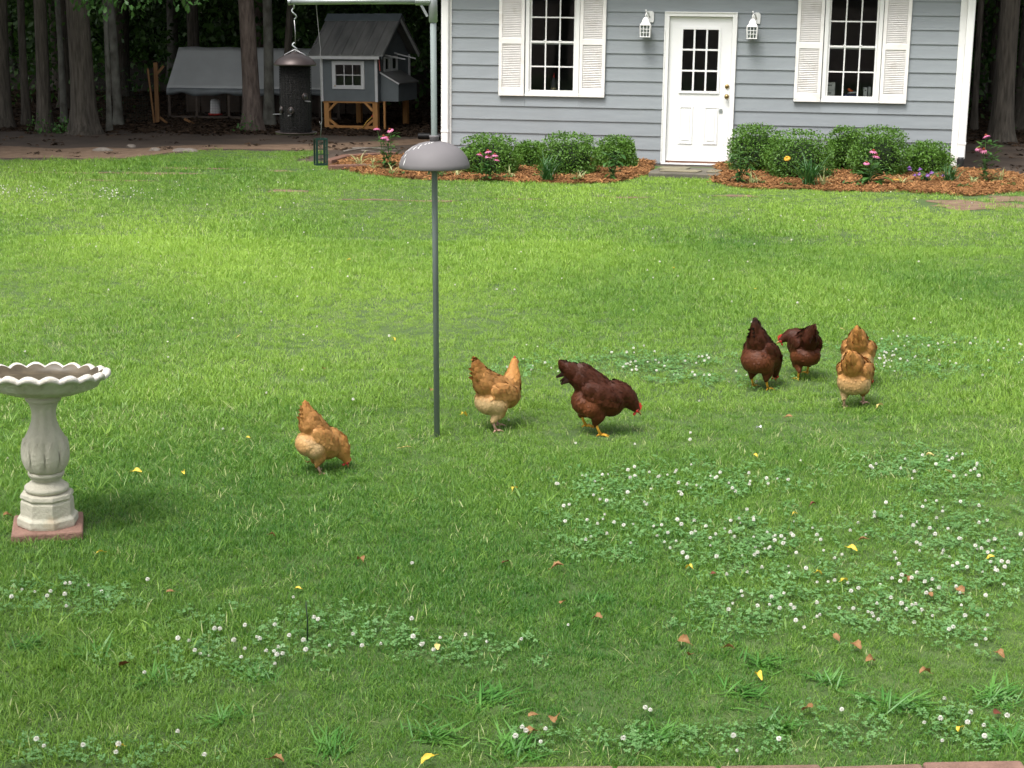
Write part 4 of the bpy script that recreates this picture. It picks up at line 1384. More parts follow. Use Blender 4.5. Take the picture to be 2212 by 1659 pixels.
# timber edging at the left end of the bed
for (u0, v0), (u1, v1), h, lab in (((707, 360), (745, 349), .09, 'short reddish timber block ending the bed edging'), ((742, 350), (850, 343), .10, 'long brown landscape timber behind the pink coneflower'), ((712, 369), (800, 366), .075, 'low red timber along the front of the bed')):
    A, B = ground(u0, v0), ground(u1, v1)
    mb = MB(); mb.beam((0, 0, h / 2), B - A + Vector((0, 0, h / 2)), .13, h); o = tag(mb.build('edging_timber', 'timber', bevel=.01), lab, 'timber'); o.location = A
# thin stake in the near lawn
c = ground(664, 1396)
mb = MB(); mb.tube([(0, 0, -.02), (.002, 0, .1), (-.003, 0, .168)], [.0035, .003, .002], 6)
o = tag(mb.build('garden_stake', 'stem_dark', smooth=True), 'thin dark green stake upright in the near lawn', 'stake'); o.location = c

# ================================================================== TREES
def trunk_mesh(name, r, h, mt, flare=1.55, seed=0, lean=0.0, seg=18):
    rg = random.Random(seed)
    mb = MB()
    zs = [-.15, 0, .08, .2, .45, .9, 1.6, 2.6, 4, 6, 8.5, h]
    ph = rg.random() * 6
    V = []
    for i, z in enumerate(zs):
        t = max(z, 0) / h
        rr = r * (1 - .62 * t) * (1 + (flare - 1) * math.exp(-max(z, 0) / .22))
        cx, cy = lean * max(z, 0) + .05 * math.sin(z * .6 + ph), .05 * math.cos(z * .5 + ph)
        for k in range(seg):
            a = 2 * math.pi * k / seg
            lob = 1 + (.10 * math.sin(a * 4 + ph) + .07 * math.sin(a * 7 + 2 * ph)) * math.exp(-max(z, 0) / .35) + .03 * math.sin(a * 3 + z)
            V.append((cx + rr * lob * math.cos(a), cy + rr * lob * math.sin(a), z))
    F = []
    for i in range(len(zs) - 1):
        for k in range(seg):
            F.append((i * seg + k, i * seg + (k + 1) % seg, (i + 1) * seg + (k + 1) % seg, (i + 1) * seg + k))
    mb.add(V, F)
    for k in range(5):
        z = h * (.5 + .1 * k); a = rg.random() * 6.28
        b0 = Vector((lean * z, 0, z)); b1 = b0 + Vector((math.cos(a) * 1.6, math.sin(a) * 1.6, .9)); b2 = b1 + Vector((math.cos(a) * 1.2, math.sin(a) * 1.2, 1.0))
        mb.tube([b0, b1, b2], [r * .3, r * .2, r * .07], 6)
    return mb.mesh(name, mt, True)

def crown_mesh(name, n, R, Hh, seed, size=.42):
    rg = np.random.default_rng(seed)
    cl = rg.normal(size=(26, 3)); cl /= np.linalg.norm(cl, axis=1)[:, None]
    cl *= (rg.random(26) ** .45)[:, None]
    cl[:, 0] *= R; cl[:, 1] *= R; cl[:, 2] *= Hh
    who = rg.integers(0, 26, n)
    d = rg.normal(size=(n, 3)); d /= np.linalg.norm(d, axis=1)[:, None]
    P = cl[who] + d * (rg.random(n) ** .5)[:, None] * np.array([1.5, 1.5, 1.0]) * R / 3.4
    return leaf_cloud(name, P, size, 'canopy', rng=rg)
CROWN = [crown_mesh('crown', 5200, 4.6, 3.6, 50 + i, .46) for i in range(3)]

TREES = [  # u, v of the base, width in grid pixels, bark, look
    (15, 276, 36, 'bark', 'dim broad trunk at the edge of the woods beside two slimmer trunks', 0.0),
    (64, 272, 17, 'bark', 'slim dim trunk standing between two wider trunks', 0.0),
    (98, 284, 29, 'bark', 'straight grey-brown trunk beside the thickest trunk', -.012),
    (133, 268, 13, 'bark_pale', 'thin pale trunk close behind the thickest trunk', 0.0),
    (176, 289, 52, 'bark', 'thickest grey-brown trunk with rough furrowed bark and weeds at its foot', 0.006),
    (232, 283, 11, 'bark_pale', 'thin pale grey trunk touching a wider lichen-spotted one', 0.0),
    (250, 272, 18, 'bark_pale', 'lichen-spotted pale trunk beside a thin grey one', 0.0),
    (541, 283, 37, 'bark_pine', 'brown pine trunk standing in front of the grey tarp run', -.006),
    (578, 272, 22, 'bark_pale', 'grey-green mottled trunk between the pine trunk and the seed feeder', 0.0),
    (612, 268, 17, 'bark', 'leaning trunk behind the hanging seed feeder', .10),
    (2163, 308, 46, 'bark', 'stout brown trunk behind the tall coneflower at the house corner', .004),
    (2106, 281, 14, 'bark', 'slim dark trunk just beyond the house downspout', 0.0),
]
def plant_tree(loc, r, h, bark, label, lean, seed, crown_z=9.0, group='trees at the edge of the woods', crown=True):
    t = thing('tree', label, 'tree', loc, random.uniform(0, 6.28) if lean == 0 else 0, group)
    link_mesh('trunk', trunk_mesh('trunk', r, h, bark, seed=seed, lean=lean), t)
    c = link_mesh('crown', CROWN[seed % 3], t, (lean * crown_z, 0, crown_z), (0, 0, seed * 1.3), random.uniform(.85, 1.15))
    return t
trees = []
for i, (u, v, wpx, bk, lab, ln) in enumerate(TREES):
    p = ground(u, v)
    r = wpx / (FPX / (p.y * _cp + CAMH * _sp)) / 2
    trees.append(plant_tree(p, r, 12 + (i % 3), bk, lab, ln, i))
# deeper trees: each one still a tree
DM = [trunk_mesh('trunk', .13 + .03 * k, 12, ['bark', 'bark_pale', 'bark_pine'][k % 3], seed=70 + k, seg=12, lean=[0, .03, -.03, .0][k]) for k in range(4)]
spots = []
rgt = random.Random(5)
tries = 0
while len(spots) < 46 and tries < 4000:
    tries += 1
    y = rgt.uniform(32.5, 58); x = rgt.uniform(-.36 * y - 2, .36 * y + 2)
    if -8 < x < -1.5 and y < 34.5: continue
    if 0 < x < 8.5 and y < 36 and rgt.random() < .8: continue
    if all((x - a) ** 2 + (y - b) ** 2 > 2.4 ** 2 for a, b in spots):
        spots.append((x, y))
for k, (x, y) in enumerate(spots):
    t = thing('tree', 'dark slender tree standing deeper in the shaded woods', 'tree', (x, y, 0), rgt.uniform(0, 6.28), 'trees deeper in the woods')
    link_mesh('trunk', DM[k % 4], t, scale=(1, 1, 1))
    link_mesh('crown', CROWN[k % 3], t, (0, 0, rgt.uniform(6.5, 9)), (0, 0, k * 2.1), rgt.uniform(1.0, 1.3))
# trees flanking the yard outside the frame: they shade the near lawn
for k, (x, y, cz, sc) in enumerate([(-6.0, -.4, 7.2, .68), (4.6, -1.2, 7.6, .74), (-1.0, -4.2, 7.5, .68), (-13, 22, 8, 1.2), (-12.5, 27, 7.5, 1.2), (12.5, 27, 8, 1.2), (13, 32, 8, 1.2), (9.5, 31, 7.5, 1.1), (-10.5, 31.5, 7.5, 1.2)]):
    t = thing('tree', 'broad shade tree standing beside the open lawn', 'tree', (x, y, 0), k, 'shade trees round the yard')
    link_mesh('trunk', DM[k % 4], t, scale=(1.5, 1.5, 1))
    link_mesh('crown', CROWN[k % 3], t, (0, 0, cz), (0, 0, k * 2.1), sc)

# low leafy bough hanging into view from the thickest trunk
t4 = trees[4]
mb = MB(); bl = []
tips = []
base = t4.location
rgb = random.Random(3)
P, leafs = [], MB()
tints = []
main = [Vector((.1, -.2, 4.6)), Vector((.6, -1.6, 4.2)), Vector((1.2, -2.8, 3.5)), Vector((2.2, -3.2, 3.0))]
mb.tube(main, [.06, .045, .03, .012], 7)
for k in range(34):
    q = .45 + .55 * k / 33
    i = min(int(q * 3), 2); f = q * 3 - i
    b0 = main[i].lerp(main[i + 1], f)
    hang = Vector((rgb.uniform(.45, 2.75), rgb.uniform(-3.4, -2.3), rgb.uniform(2.0, 2.42)))
    mb.tube([b0, b0.lerp(hang, .5) + Vector((0, 0, .12)), hang], [.010, .006, .003], 4)
    for j in range(18):
        s = rgb.uniform(.55, 1.0)
        p = b0.lerp(hang, s) + Vector((rgb.gauss(0, .07), rgb.gauss(0, .07), rgb.gauss(0, .05)))
        d = Vector((rgb.gauss(0, .6), rgb.gauss(0, .6), -.7 + rgb.gauss(0, .4)))
        leafs.leaf(p, d, Vector((rgb.gauss(0, .4), rgb.gauss(-.6, .4), 1)), rgb.uniform(.08, .13), rgb.uniform(.07, .10), 'oak')
bo = mb.build('low_bough', 'bark', t4, smooth=True)
t4.rotation_euler = (0, 0, 0)
lo = leafs.build('bough_leaves', 'sprig', bo)
tag(lo, kind='stuff')
a = lo.data.attributes.new('tint', 'FLOAT', 'FACE')
nf = len(lo.data.polygons)
a.data.foreach_set('value', np.repeat(RNG.random(nf // 8 + 1), 8)[:nf].astype(np.float32))

# understory and far wood: leaves too many to count
def in_woods(n, y0, y1, zmax, seed, zpow=1.0):
    rg = np.random.default_rng(seed)
    y = rg.uniform(y0, y1, n)
    x = rg.uniform(-1, 1, n) * (.37 * y + 3)
    z = rg.random(n) ** zpow * zmax
    return np.stack([x, y, z], 1), rg
P, rg = in_woods(90000, 34.5, 62, 4.6, 21)
dens = vnoise(P[:, 0], P[:, 1], 1.1, 4) + .35 * vnoise(P[:, 0] * 1.7, P[:, 2] * 2.5, 1.6, 9)
keep = dens > -.35
hx = (P[:, 0] - HC.x) * HE.x + (P[:, 1] - HC.y) * HE.y
hy = (P[:, 0] - HC.x) * HN.x + (P[:, 1] - HC.y) * HN.y
keep &= ~((hx > -8.2) & (hx < .8) & (hy < 7.5))
P = P[keep]
o = link_mesh('understory_foliage', leaf_cloud('understory', P, .17, 'understory', rng=rg)); tag(o, 'dense dark green undergrowth filling the shaded woods', 'undergrowth', kind='stuff')
P, rg = in_woods(16000, 29.6, 35, 3.2, 23)
cl_ = vnoise(P[:, 0], P[:, 1], 1.6, 91)
kk = (cl_ > .25) & ((P[:, 0] < -7.6) | (P[:, 0] > 8.2) | ((P[:, 1] > 33.4) & (P[:, 0] < -1.6)))
o = link_mesh('understory_foliage', leaf_cloud('understory', P[kk], .12, 'understory', rng=rg)); tag(o, 'scattered saplings and brush between the front trunks', 'undergrowth', kind='stuff')
P, rg = in_woods(90000, 60, 92, 13, 22)
o = link_mesh('far_wood', leaf_cloud('far_wood', P, .75, 'canopy', rng=rg)); tag(o, 'far mass of dark forest leaves behind the trunks', 'forest', kind='stuff')
# small weeds at tree feet
for u, v, n, s in ((150, 287, 240, .35), (196, 262, 60, .2), (78, 286, 40, .15), (535, 285, 60, .16)):
    c = ground(u, v)
    rg = np.random.default_rng(int(u))
    P = np.stack([c.x + rg.normal(0, s * .6, n), c.y - .1 + rg.normal(0, .1, n), np.abs(rg.normal(.1, .09, n))], 1)
    o = link_mesh('weeds', leaf_cloud('weeds', P, .06, 'sprig', rng=rg)); tag(o, 'low green weeds growing at the foot of the trunks', 'weeds', kind='stuff')

# ================================================================== SHRUBS
def shrub(u, v_base, wpx, hpx, label, n=6500, squash=.8, seed=0, light=0.0):
    c = ground(u, v_base + 5)
    ppm = FPX / (c.y * _cp + CAMH * _sp)
    rx_ = wpx / ppm / 2 * 1.07; h = hpx / ppm * 1.16
    t = thing('boxwood_shrub', label, 'shrub', (c.x, c.y + rx_ * squash * .42, -0.05), 0, 'clipped boxwood shrubs along the house')
    rg = np.random.default_rng(200 + seed)
    d = rg.normal(size=(n, 3)); d /= np.linalg.norm(d, axis=1)[:, None]
    rad = 1 - .30 * rg.random(n) ** 1.6
    bump_ = 1 + .09 * np.sin(d[:, 0] * 5 + seed) * np.cos(d[:, 2] * 6 + seed * 2) + .06 * np.sin(d[:, 1] * 9 + d[:, 0] * 7 + seed) + .05 * rg.normal(size=n)
    # flattened clipped body
    sq = lambda q: np.sign(q) * np.abs(q) ** .84
    hn_ = np.hypot(d[:, 0], d[:, 1])
    fac = np.where(d[:, 2] < 0, (1 - .16 * np.abs(d[:, 2])) / np.maximum(hn_, .3), 1.0)
    d[:, 0] *= fac; d[:, 1] *= fac
    lob = 1 + .10 * np.sin(d[:, 0] * 3.1 + seed * 1.7) + .08 * np.sin(d[:, 1] * 4.3 + seed) * np.sin(d[:, 0] * 6 + seed * 3)
    P = np.stack([sq(d[:, 0]) * rx_ * .93 * rad * bump_, sq(d[:, 1]) * rx_ * .93 * squash * rad * bump_, h * .50 + sq(d[:, 2]) * h * .46 * rad * bump_ * lob], 1)
    P[:, 2] = np.maximum(P[:, 2], .03 + .04 * rg.random(n))
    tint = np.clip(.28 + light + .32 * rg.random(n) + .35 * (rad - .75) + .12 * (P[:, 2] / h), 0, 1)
    # upright young shoots poking out of the top
    m = n // 9
    a = rg.random(m) * 6.28; q = np.sqrt(rg.random(m)) * .85
    Q = np.stack([np.cos(a) * q * rx_, np.sin(a) * q * rx_ * squash, h * (.55 + .47 * np.maximum(0, 1 - q ** 3) ** .5) + rg.random(m) ** 2 * .07], 1)
    P = np.vstack([P, Q]); tint = np.concatenate([tint, np.clip(.40 + .4 * rg.random(m), 0, 1)])
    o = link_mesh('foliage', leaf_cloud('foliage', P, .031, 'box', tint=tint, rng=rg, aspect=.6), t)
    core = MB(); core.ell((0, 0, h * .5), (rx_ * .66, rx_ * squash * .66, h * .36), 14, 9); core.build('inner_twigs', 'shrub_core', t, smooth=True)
    st = MB()
    for k2 in range(6):
        a_ = k2 * 1.05 + seed
        st.tube([(math.cos(a_) * .05, math.sin(a_) * .05, -.05), (math.cos(a_) * rx_ * .4, math.sin(a_) * rx_ * .3, h * .4)], [.014, .008], 5)
    st.build('stems', 'oldwood', t)
    return t
SHR = [(1056, 377, 138, 76, 'boxwood behind the pink coneflower nearest the dome baffle', 1, .05),
       (1143, 364, 74, 53, 'small boxwood squeezed between two larger ones under the bottle window', 2, .0),
       (1229, 379, 134, 80, 'boxwood behind the strap-leaved daylily under the bottle window', 3, .04),
       (1330, 366, 92, 64, 'boxwood nearest the step on the downspout side of the door', 4, .04),
       (1632, 374, 118, 92, 'tall boxwood beside the door casing behind a leafy perennial', 5, -.02),
       (1727, 388, 152, 92, 'largest boxwood beneath the shutter with a daylily before it', 6, -.05),
       (1824, 372, 80, 86, 'airy boxwood with bare stems between two dense ones', 7, .0),
       (1902, 384, 134, 96, 'rounded boxwood behind the pink coneflower on the knob side of the door', 8, -.02),
       (2006, 380, 104, 66, 'low bright boxwood nearest the corner drain boot', 9, .10)]
for u, v, w_, h_, lab, sd, li in SHR:
    shrub(u, v, w_, h_, lab, seed=sd, light=li)

# ================================================================== FLOWERS AND PERENNIALS
def flower_head(parent, p, r, tilt, mp='petal', mc='cone'):
    f = bpy.data.objects.new('flower', None); COL.objects.link(f); f.parent = parent; f.location = p; f.rotation_euler = tilt; f.empty_display_size = .02
    mb = MB()
    for k in range(13):
        a = 2 * math.pi * k / 13
        d = Vector((math.cos(a), math.sin(a), -.45))
        mb.leaf((math.cos(a) * r * .25, math.sin(a) * r * .25, 0), d, (0, 0, 1), r * .9, r * .36)
    mb.build('petals', mp, f)
    c = MB(); c.ell((0, 0, r * .12), (r * .36, r * .36, r * .33), 12, 7); c.build('seed_cone', mc, f, smooth=True)
def coneflower(u, v, heads, label, leaf_h, n_leaf, seed, leaf_len=.12):
    c = ground(u, v)
    t = thing('coneflower', label, 'flower', (c.x, c.y, .05), 0, 'pink coneflowers in the mulch')
    rg = random.Random(seed)
    st, lf = MB(), MB()
    for (hu, hv, r) in heads:
        p = at_depth(hu, hv, c.y) - Vector((c.x, c.y, .05))
        b0 = Vector((rg.uniform(-.05, .05), rg.uniform(-.03, .03), 0))
        mid = b0.lerp(p, .5) + Vector((rg.uniform(-.02, .02), 0, 0))
        st.tube([b0, mid, p], [.006, .005, .004], 5)
        flower_head(t, p, r, (rg.uniform(-.3, .5), rg.uniform(-.4, .4), 0))
        for k in range(5):
            q = rg.uniform(.1, .7); a = rg.uniform(0, 6.28)
            lf.leaf(b0.lerp(p, q), (math.cos(a), math.sin(a), .35), (0, 0, 1), leaf_len * (1.1 - q * .6), .045)
    for k in range(n_leaf):
        a = rg.uniform(0, 6.28); rr = rg.uniform(.0, .12); z = rg.uniform(0, leaf_h)
        lf.leaf((math.cos(a) * rr, math.sin(a) * rr, z), (math.cos(a), math.sin(a), rg.uniform(-.2, .7)), (0, 0, 1), leaf_len * rg.uniform(.7, 1.2), leaf_len * rg.uniform(.32, .5))
    st.build('stems', 'stem', t); lf.build('leaves', 'plant', t)
    return t
coneflower(838, 372, [(814, 277, .055), (842, 280, .05), (829, 295, .06), (838, 298, .045)], 'tall pink coneflower beside the timber edging', .45, 70, 1)
coneflower(1052, 394, [(1037, 333, .05), (1054, 326, .05), (1056, 337, .05), (1069, 334, .05), (1073, 344, .045)], 'pink coneflower before the boxwood next to the dome baffle', .25, 50, 2)
coneflower(1882, 404, [(1887, 326, .055), (1893, 336, .055), (1872, 351, .045)], 'low coneflower with broad pale leaves before the rounded boxwood', .16, 34, 3, .2)
coneflower(2128, 400, [(2130, 293, .055), (2114, 320, .05), (2124, 323, .065)], 'tall coneflower beyond the house corner drain boot', .5, 90, 4, .11)
def strap_clump(u, v, n, length, width, mt, name, label, cat, group, seed, lift=(.9, 1.45), droop=(.5, 1.4), spread=.04):
    c = ground(u, v)
    rg = random.Random(seed)
    t = thing(name, label, cat, (c.x, c.y, .045), 0, group)
    mb = MB()
    for k in range(n):
        a = rg.uniform(0, 6.28)
        mb.strap((rg.gauss(0, spread), rg.gauss(0, spread * .7), 0), a, length * rg.uniform(.65, 1.1), width, rg.uniform(*lift), rg.uniform(*droop), 5)
    mb.build('leaves', mt, t)
    return t
strap_clump(1183, 396, 60, .42, .016, 'daylily', 'daylily', 'daylily clump without bloom under the bottle window', 'daylily', 'daylilies in the mulch', 1)
d = strap_clump(1747, 407, 64, .46, .018, 'daylily', 'daylily', 'daylily clump with one yellow bud before the largest boxwood', 'daylily', 'daylilies in the mulch', 2)
flower_head(d, (-.3, -.05, .34), .045, (.6, -.4, 0), 'yellow_petal', 'yellow_petal')
strap_clump(2050, 402, 60, .30, .012, 'daylily', 'daylily', 'fine-leaved dark daylily clump beside the corner drain boot', 'daylily', 'daylilies in the mulch', 3)
strap_clump(936, 385, 40, .22, .012, 'daylily', 'daylily', 'short dark strap-leaved clump below the dome baffle', 'daylily', 'daylilies in the mulch', 4)
LIR = [(778, 364, 16, .27, 'variegated tuft nearest the timber block'), (804, 372, 12, .22, 'variegated tuft between the timber block and the tall coneflower'), (848, 381, 12, .2, 'pale variegated tuft in front of the tall coneflower by the timber'),
       (985, 386, 16, .22, 'pale variegated tuft beside the dome baffle at the boxwood foot'), (1106, 389, 12, .2, 'variegated tuft between coneflower and daylily under the bottle window'), (1253, 394, 11, .2, 'variegated tuft before the boxwoods between daylily and door step'),
       (1627, 404, 14, .26, 'arching variegated tuft near the leafy perennial by the door'), (1778, 407, 14, .28, 'arching pale tuft next to the yellow-budded daylily'), (1950, 405, 12, .2, 'variegated tuft between the yellow wood scrap and the purple flowers'),
       (2100, 404, 14, .2, 'variegated tuft at the foot of the coneflower beyond the house corner'), (2160, 402, 16, .24, 'green and cream tuft behind the farthest coneflower')]
for k, (u, v, n, l, lab) in enumerate(LIR):
    strap_clump(u, v, n, l, .013, 'liriope', 'liriope_tuft', lab, 'plant', 'variegated tufts in the mulch', 30 + k, (.5, 1.4), (.6, 1.6), .02)
def leafy(u, v, h, n, label, seed, ll=.13, mt='plant', name='leafy_perennial'):
    c = ground(u, v)
    rg = random.Random(seed)
    t = thing(name, label, 'plant', (c.x, c.y, .045), 0)
    st, lf = MB(), MB()
    for s in range(6):
        a = rg.uniform(0, 6.28)
        top = Vector((math.cos(a) * .16, math.sin(a) * .1, h * rg.uniform(.6, 1)))
        st.tube([(rg.uniform(-.04, .04), rg.uniform(-.03, .03), 0), top * .5 + Vector((0, 0, .05)), top], [.006, .005, .003], 5)
        for k in range(n // 6):
            q = rg.uniform(.1, 1); b = rg.uniform(0, 6.28)
            lf.leaf(top * q, (math.cos(b), math.sin(b), rg.uniform(-.4, .3)), (0, 0, 1), ll * rg.uniform(.7, 1.15), ll * rg.uniform(.3, .42))
    st.build('stems', 'stem', t); lf.build('leaves', mt, t)
    return t
leafy(1322, 394, .40, 78, 'broad-leaved perennial without bloom in front of the boxwood by the step', 3)
leafy(1598, 402, .46, 90, 'leafy perennial leaning against the door casing beside the step', 4)
p = leafy(2003, 401, .14, 48, 'low plant with purple flowers before the low bright boxwood', 5, .08, name='purple_flower')
rg = random.Random(9)
for k in range(9):
    flower_head(p, (rg.uniform(-.26, .26), rg.uniform(-.08, .05), rg.uniform(.08, .2)), .035, (rg.uniform(-.4, .4), rg.uniform(-.4, .4), 0), 'purple', 'purple')
p = leafy(950, 388, .10, 24, 'low purple-flowered plant below the dome baffle', 6, .07, name='purple_flower')
for k in range(5):
    flower_head(p, (rg.uniform(-.12, .35), rg.uniform(-.05, .05), rg.uniform(.08, .17)), .032, (0, 0, 0), 'purple', 'purple')
for k, (u, v) in enumerate([(1640, 404), (1700, 408), (1830, 406), (1856, 410), (1240, 396), (1090, 392), (2080, 412), (1160, 389), (1050, 394), (2180, 408), (860, 384)]):
    c = ground(u, v); mb = MB(); rgk = random.Random(80 + k)
    for j in range(14):
        a = rgk.uniform(0, 6.28); mb.leaf((rgk.gauss(0, .05), rgk.gauss(0, .03), .0), (math.cos(a), math.sin(a), rgk.uniform(.2, 1)), (0, 0, 1), rgk.uniform(.04, .08), .03)
    o = mb.build('seedling', 'plant'); o.location = (c.x, c.y, .05); tag(o, 'small green seedling sprouting through the mulch', 'plant', 'seedlings in the mulch')
c = ground(1938, 401)
mb = MB(); mb.box(-.06, .06, -.03, .03, .05, .085); o = tag(mb.build('wood_scrap', 'wood_yellow', bevel=.005), 'pale yellow scrap of wood lying on the mulch', 'wood scrap'); o.location = (c.x, c.y, 0); o.rotation_euler = (0, 0, .2)

# ================================================================== HENS
def sm(a, b, x):
    t = min(1, max(0, (x - a) / (b - a)))
    return t * t * (3 - 2 * t)

def mixc(a, b, t):
    return tuple(a[i] + (b[i] - a[i]) * t for i in range(3))

def hen(label, loc, heading, kind, pitch=0.0, neck='up', turn=0.0, feet=((.03, 0.0), (-.05, 0.0)), lift=(0, 0), tail=1.0, seed=0, size=1.0, fluff=1.0, tback=1.0):
    """x forward, y left; body pitched about the hip; head on a neck chain; two jointed legs"""
    t = thing('hen', label, 'hen', loc, heading, 'hens feeding on the lawn')
    t.scale = (size,) * 3
    mb = MB()
    hip = Vector((-.02, 0, .215))
    Rm = Matrix.Rotation(-pitch, 3, 'Y')          # positive pitch lifts the chest
    B = lambda x, y, z: hip + Rm @ (Vector((x, y, z)) - hip)
    def E(c, r, rx=0.0):
        mb.ell(B(*c), r, 18, 12, Rm @ Matrix.Rotation(-rx, 3, 'Y'))
    # trunk: deep breast, broad back, fluffy vent, rising saddle
    E((.00, 0, .225), (.137, .101, .096), .10)
    E((.075, 0, .222), (.080, .089, .087), .0)
    E((-.070, 0, .185), (.080, .096 * fluff, .080 * fluff), .2)
    E((-.055, 0, .262), (.11, .080, .066), -.5)
    E((-.105, 0, .290), (.088, .066, .070), -.75)
    for s in (-1, 1):
        E((-.008, s * .080, .246), (.108, .030, .058), -.16)        # folded wing
        E((-.035, s * .055, .175), (.070, .052, .066), -.5)         # thigh muff
    for q in np.linspace(0, 1, 9):       # the back runs straight up into the tail
        r = .076 - .020 * q
        mb.ell(B(.035 - .160 * q, 0, .252 + .080 * q), (r, r * .95, r), 14, 9, Rm)
    # tail: narrow upright fan
    tl = [(-.105, .300, .066), (-.140, .335, .054), (-.170, .370, .040), (-.194, .402, .026), (-.208, .424, .013)]
    for i in range(len(tl) - 1):
        for q in np.linspace(0, 1, 4):
            x = -.105 + (tl[i][0] + (tl[i + 1][0] - tl[i][0]) * q + .105) * tback; z = .300 + (tl[i][1] + (tl[i + 1][1] - tl[i][1]) * q - .300) * tail; r = tl[i][2] + (tl[i + 1][2] - tl[i][2]) * q
            mb.ell(B(x, 0, z), (r * 1.1, max(r * .75, .011), r * 1.1), 12, 8, Rm)
    # neck and head
    if neck == 'up':
        ch = [(.080, .255, .074), (.104, .296, .062), (.120, .336, .048), (.132, .374, .035), (.142, .402, .028)]
        hd = (.152, .420)
    elif neck == 'mid':
        ch = [(.090, .240, .076), (.130, .232, .068), (.165, .212, .055), (.192, .184, .040), (.206, .164, .029)]
        hd = (.214, .154)
    elif neck == 'level':
        ch = [(.085, .262, .070), (.125, .282, .058), (.160, .287, .046), (.188, .278, .035), (.203, .265, .028)]
        hd = (.212, .258)
    else:
        ch = [(.085, .210, .082), (.128, .178, .074), (.158, .138, .057), (.176, .102, .039), (.184, .080, .028)]
        hd = (.190, .068)
    def turned(x, z, amt):
        k = sm(.08, .16, x) * turn if neck != 'up' else sm(.25, .42, z) * turn
        # swing the neck sideways round its root
        cx = .085
        return Vector((cx + (x - cx) * math.cos(k), (x - cx) * math.sin(k), z))
    npts = []
    for i in range(len(ch) - 1):
        for q in np.linspace(0, 1, 5):
            x = ch[i][0] + (ch[i + 1][0] - ch[i][0]) * q; z = ch[i][1] + (ch[i + 1][1] - ch[i][1]) * q; r = ch[i][2] + (ch[i + 1][2] - ch[i][2]) * q
            p = turned(x, z, 0)
            if neck == 'up': p = B(*p)
            npts.append(p); mb.ell(p, (r, r * .9, r), 12, 8)
    hp = turned(hd[0], hd[1], 0)
    if neck == 'up': hp = B(*hp)
    fdir = {'up': Vector((1, 0, -.12)), 'level': Vector((.85, 0, -.5)), 'mid': Vector((.75, 0, -.65)), 'down': Vector((.35, 0, -.95))}[neck].normalized()
    fdir = Matrix.Rotation(turn, 3, 'Z') @ fdir
    q = fdir.to_track_quat('X', 'Z').to_matrix()
    mb.ell(hp, (.031, .022, .024), 14, 9, q)
    # legs: thigh, hock, shank, toes
    shank_ids = []
    legs = []
    for s, (fx_, fy_), lf in ((1, feet[0], lift[0]), (-1, feet[1], lift[1])):
        hipj = B(-.025, s * .052, .175)
        foot = Vector((fx_, s * .048 + fy_, .012 + lf))
        hock = foot + Vector((-.032, 0, .066))
        knee = hipj.lerp(hock, .45) + Vector((.020, 0, -.004))
        for a_, b_, r0, r1 in ((hipj, knee, .056, .046), (knee, hock, .044, .017)):
            for qq in np.linspace(0, 1, 7):
                p = a_.lerp(b_, qq); r = r0 + (r1 - r0) * qq
                mb.ell(p, (r, r * .9, r), 10, 7)
        legs.append((hock, foot, s))
    me0 = mb.mesh('hen_blob', None)
    tmp = bpy.data.objects.new('hen_blob', me0); COL.objects.link(tmp)
    rm_ = tmp.modifiers.new('r', 'REMESH'); rm_.mode = 'VOXEL'; rm_.voxel_size = .0062
    s_ = tmp.modifiers.new('s', 'SMOOTH'); s_.iterations = 10; s_.factor = .6
    dg = bpy.context.evaluated_depsgraph_get()
    body = bpy.data.meshes.new_from_object(tmp.evaluated_get(dg))
    bpy.data.objects.remove(tmp)
    # bare shanks and toes grow out of the hocks, in the same mesh
    lg = MB()
    for hock, foot, s in legs:
        lg.tube([hock + Vector((0, 0, .012)), hock.lerp(foot, .5), foot + Vector((0, 0, .004))], [.0095, .0072, .0085], 8)
        for a in (0, .62, -.62, math.pi):
            L_ = .052 if a != math.pi else .024
            d = Vector((math.cos(a), math.sin(a), 0))
            lg.tube([foot + Vector((0, 0, .002)), foot + d * L_ * .5 + Vector((0, 0, .004)), foot + d * L_ + Vector((0, 0, -.006))], [.0068, .0056, .0025], 6)
    nb = len(body.vertices)
    bmx = bmesh.new(); bmx.from_mesh(body)
    vs = [bmx.verts.new(p) for p in lg.v]
    for f in lg.f:
        try: bmx.faces.new([vs[i] for i in f])
        except ValueError: pass
    bmx.to_mesh(body); bmx.free()
    body.polygons.foreach_set('use_smooth', [True] * len(body.polygons))
    body.materials.clear(); body.materials.append(M['hen'])
    if kind == 'buff':
        base, dark, pale, tailc, neckc, legc = (.46, .235, .078), (.39, .180, .055), (.50, .350, .175), (.40, .18, .05), (.50, .235, .065), (.62, .36, .30)
    else:
        base, dark, pale, tailc, neckc, legc = (.078, .021, .007), (.046, .012, .005), (.135, .042, .013), (.026, .009, .006), (.055, .014, .006), (.62, .33, .035)
    rgv = np.random.default_rng(seed)
    invR = Rm.inverted()
    def color(p, leg=False):
        if leg: return legc
        b = hip + invR @ (Vector(p) - hip)
        c = base
        c = mixc(c, dark, .55 * sm(.235, .29, b.z) * sm(.10, -.05, b.x) if kind == 'buff' else sm(.20, .27, b.z) * .8)
        c = mixc(c, pale, sm(.235, .19, b.z) * sm(.02, -.06, b.x) * (.95 if kind == 'buff' else .8))
        c = mixc(c, tailc, sm(.35, .40, b.z) * sm(-.10, -.15, b.x))
        if neck == 'up': c = mixc(c, neckc, sm(.28, .34, b.z) * sm(.06, .1, b.x))
        else: c = mixc(c, neckc, sm(.12, .17, (Vector(p) - Vector((0, 0, p[2]))).length) * .7)
        return c
    ca = body.color_attributes.new('Col', 'FLOAT_COLOR', 'POINT')
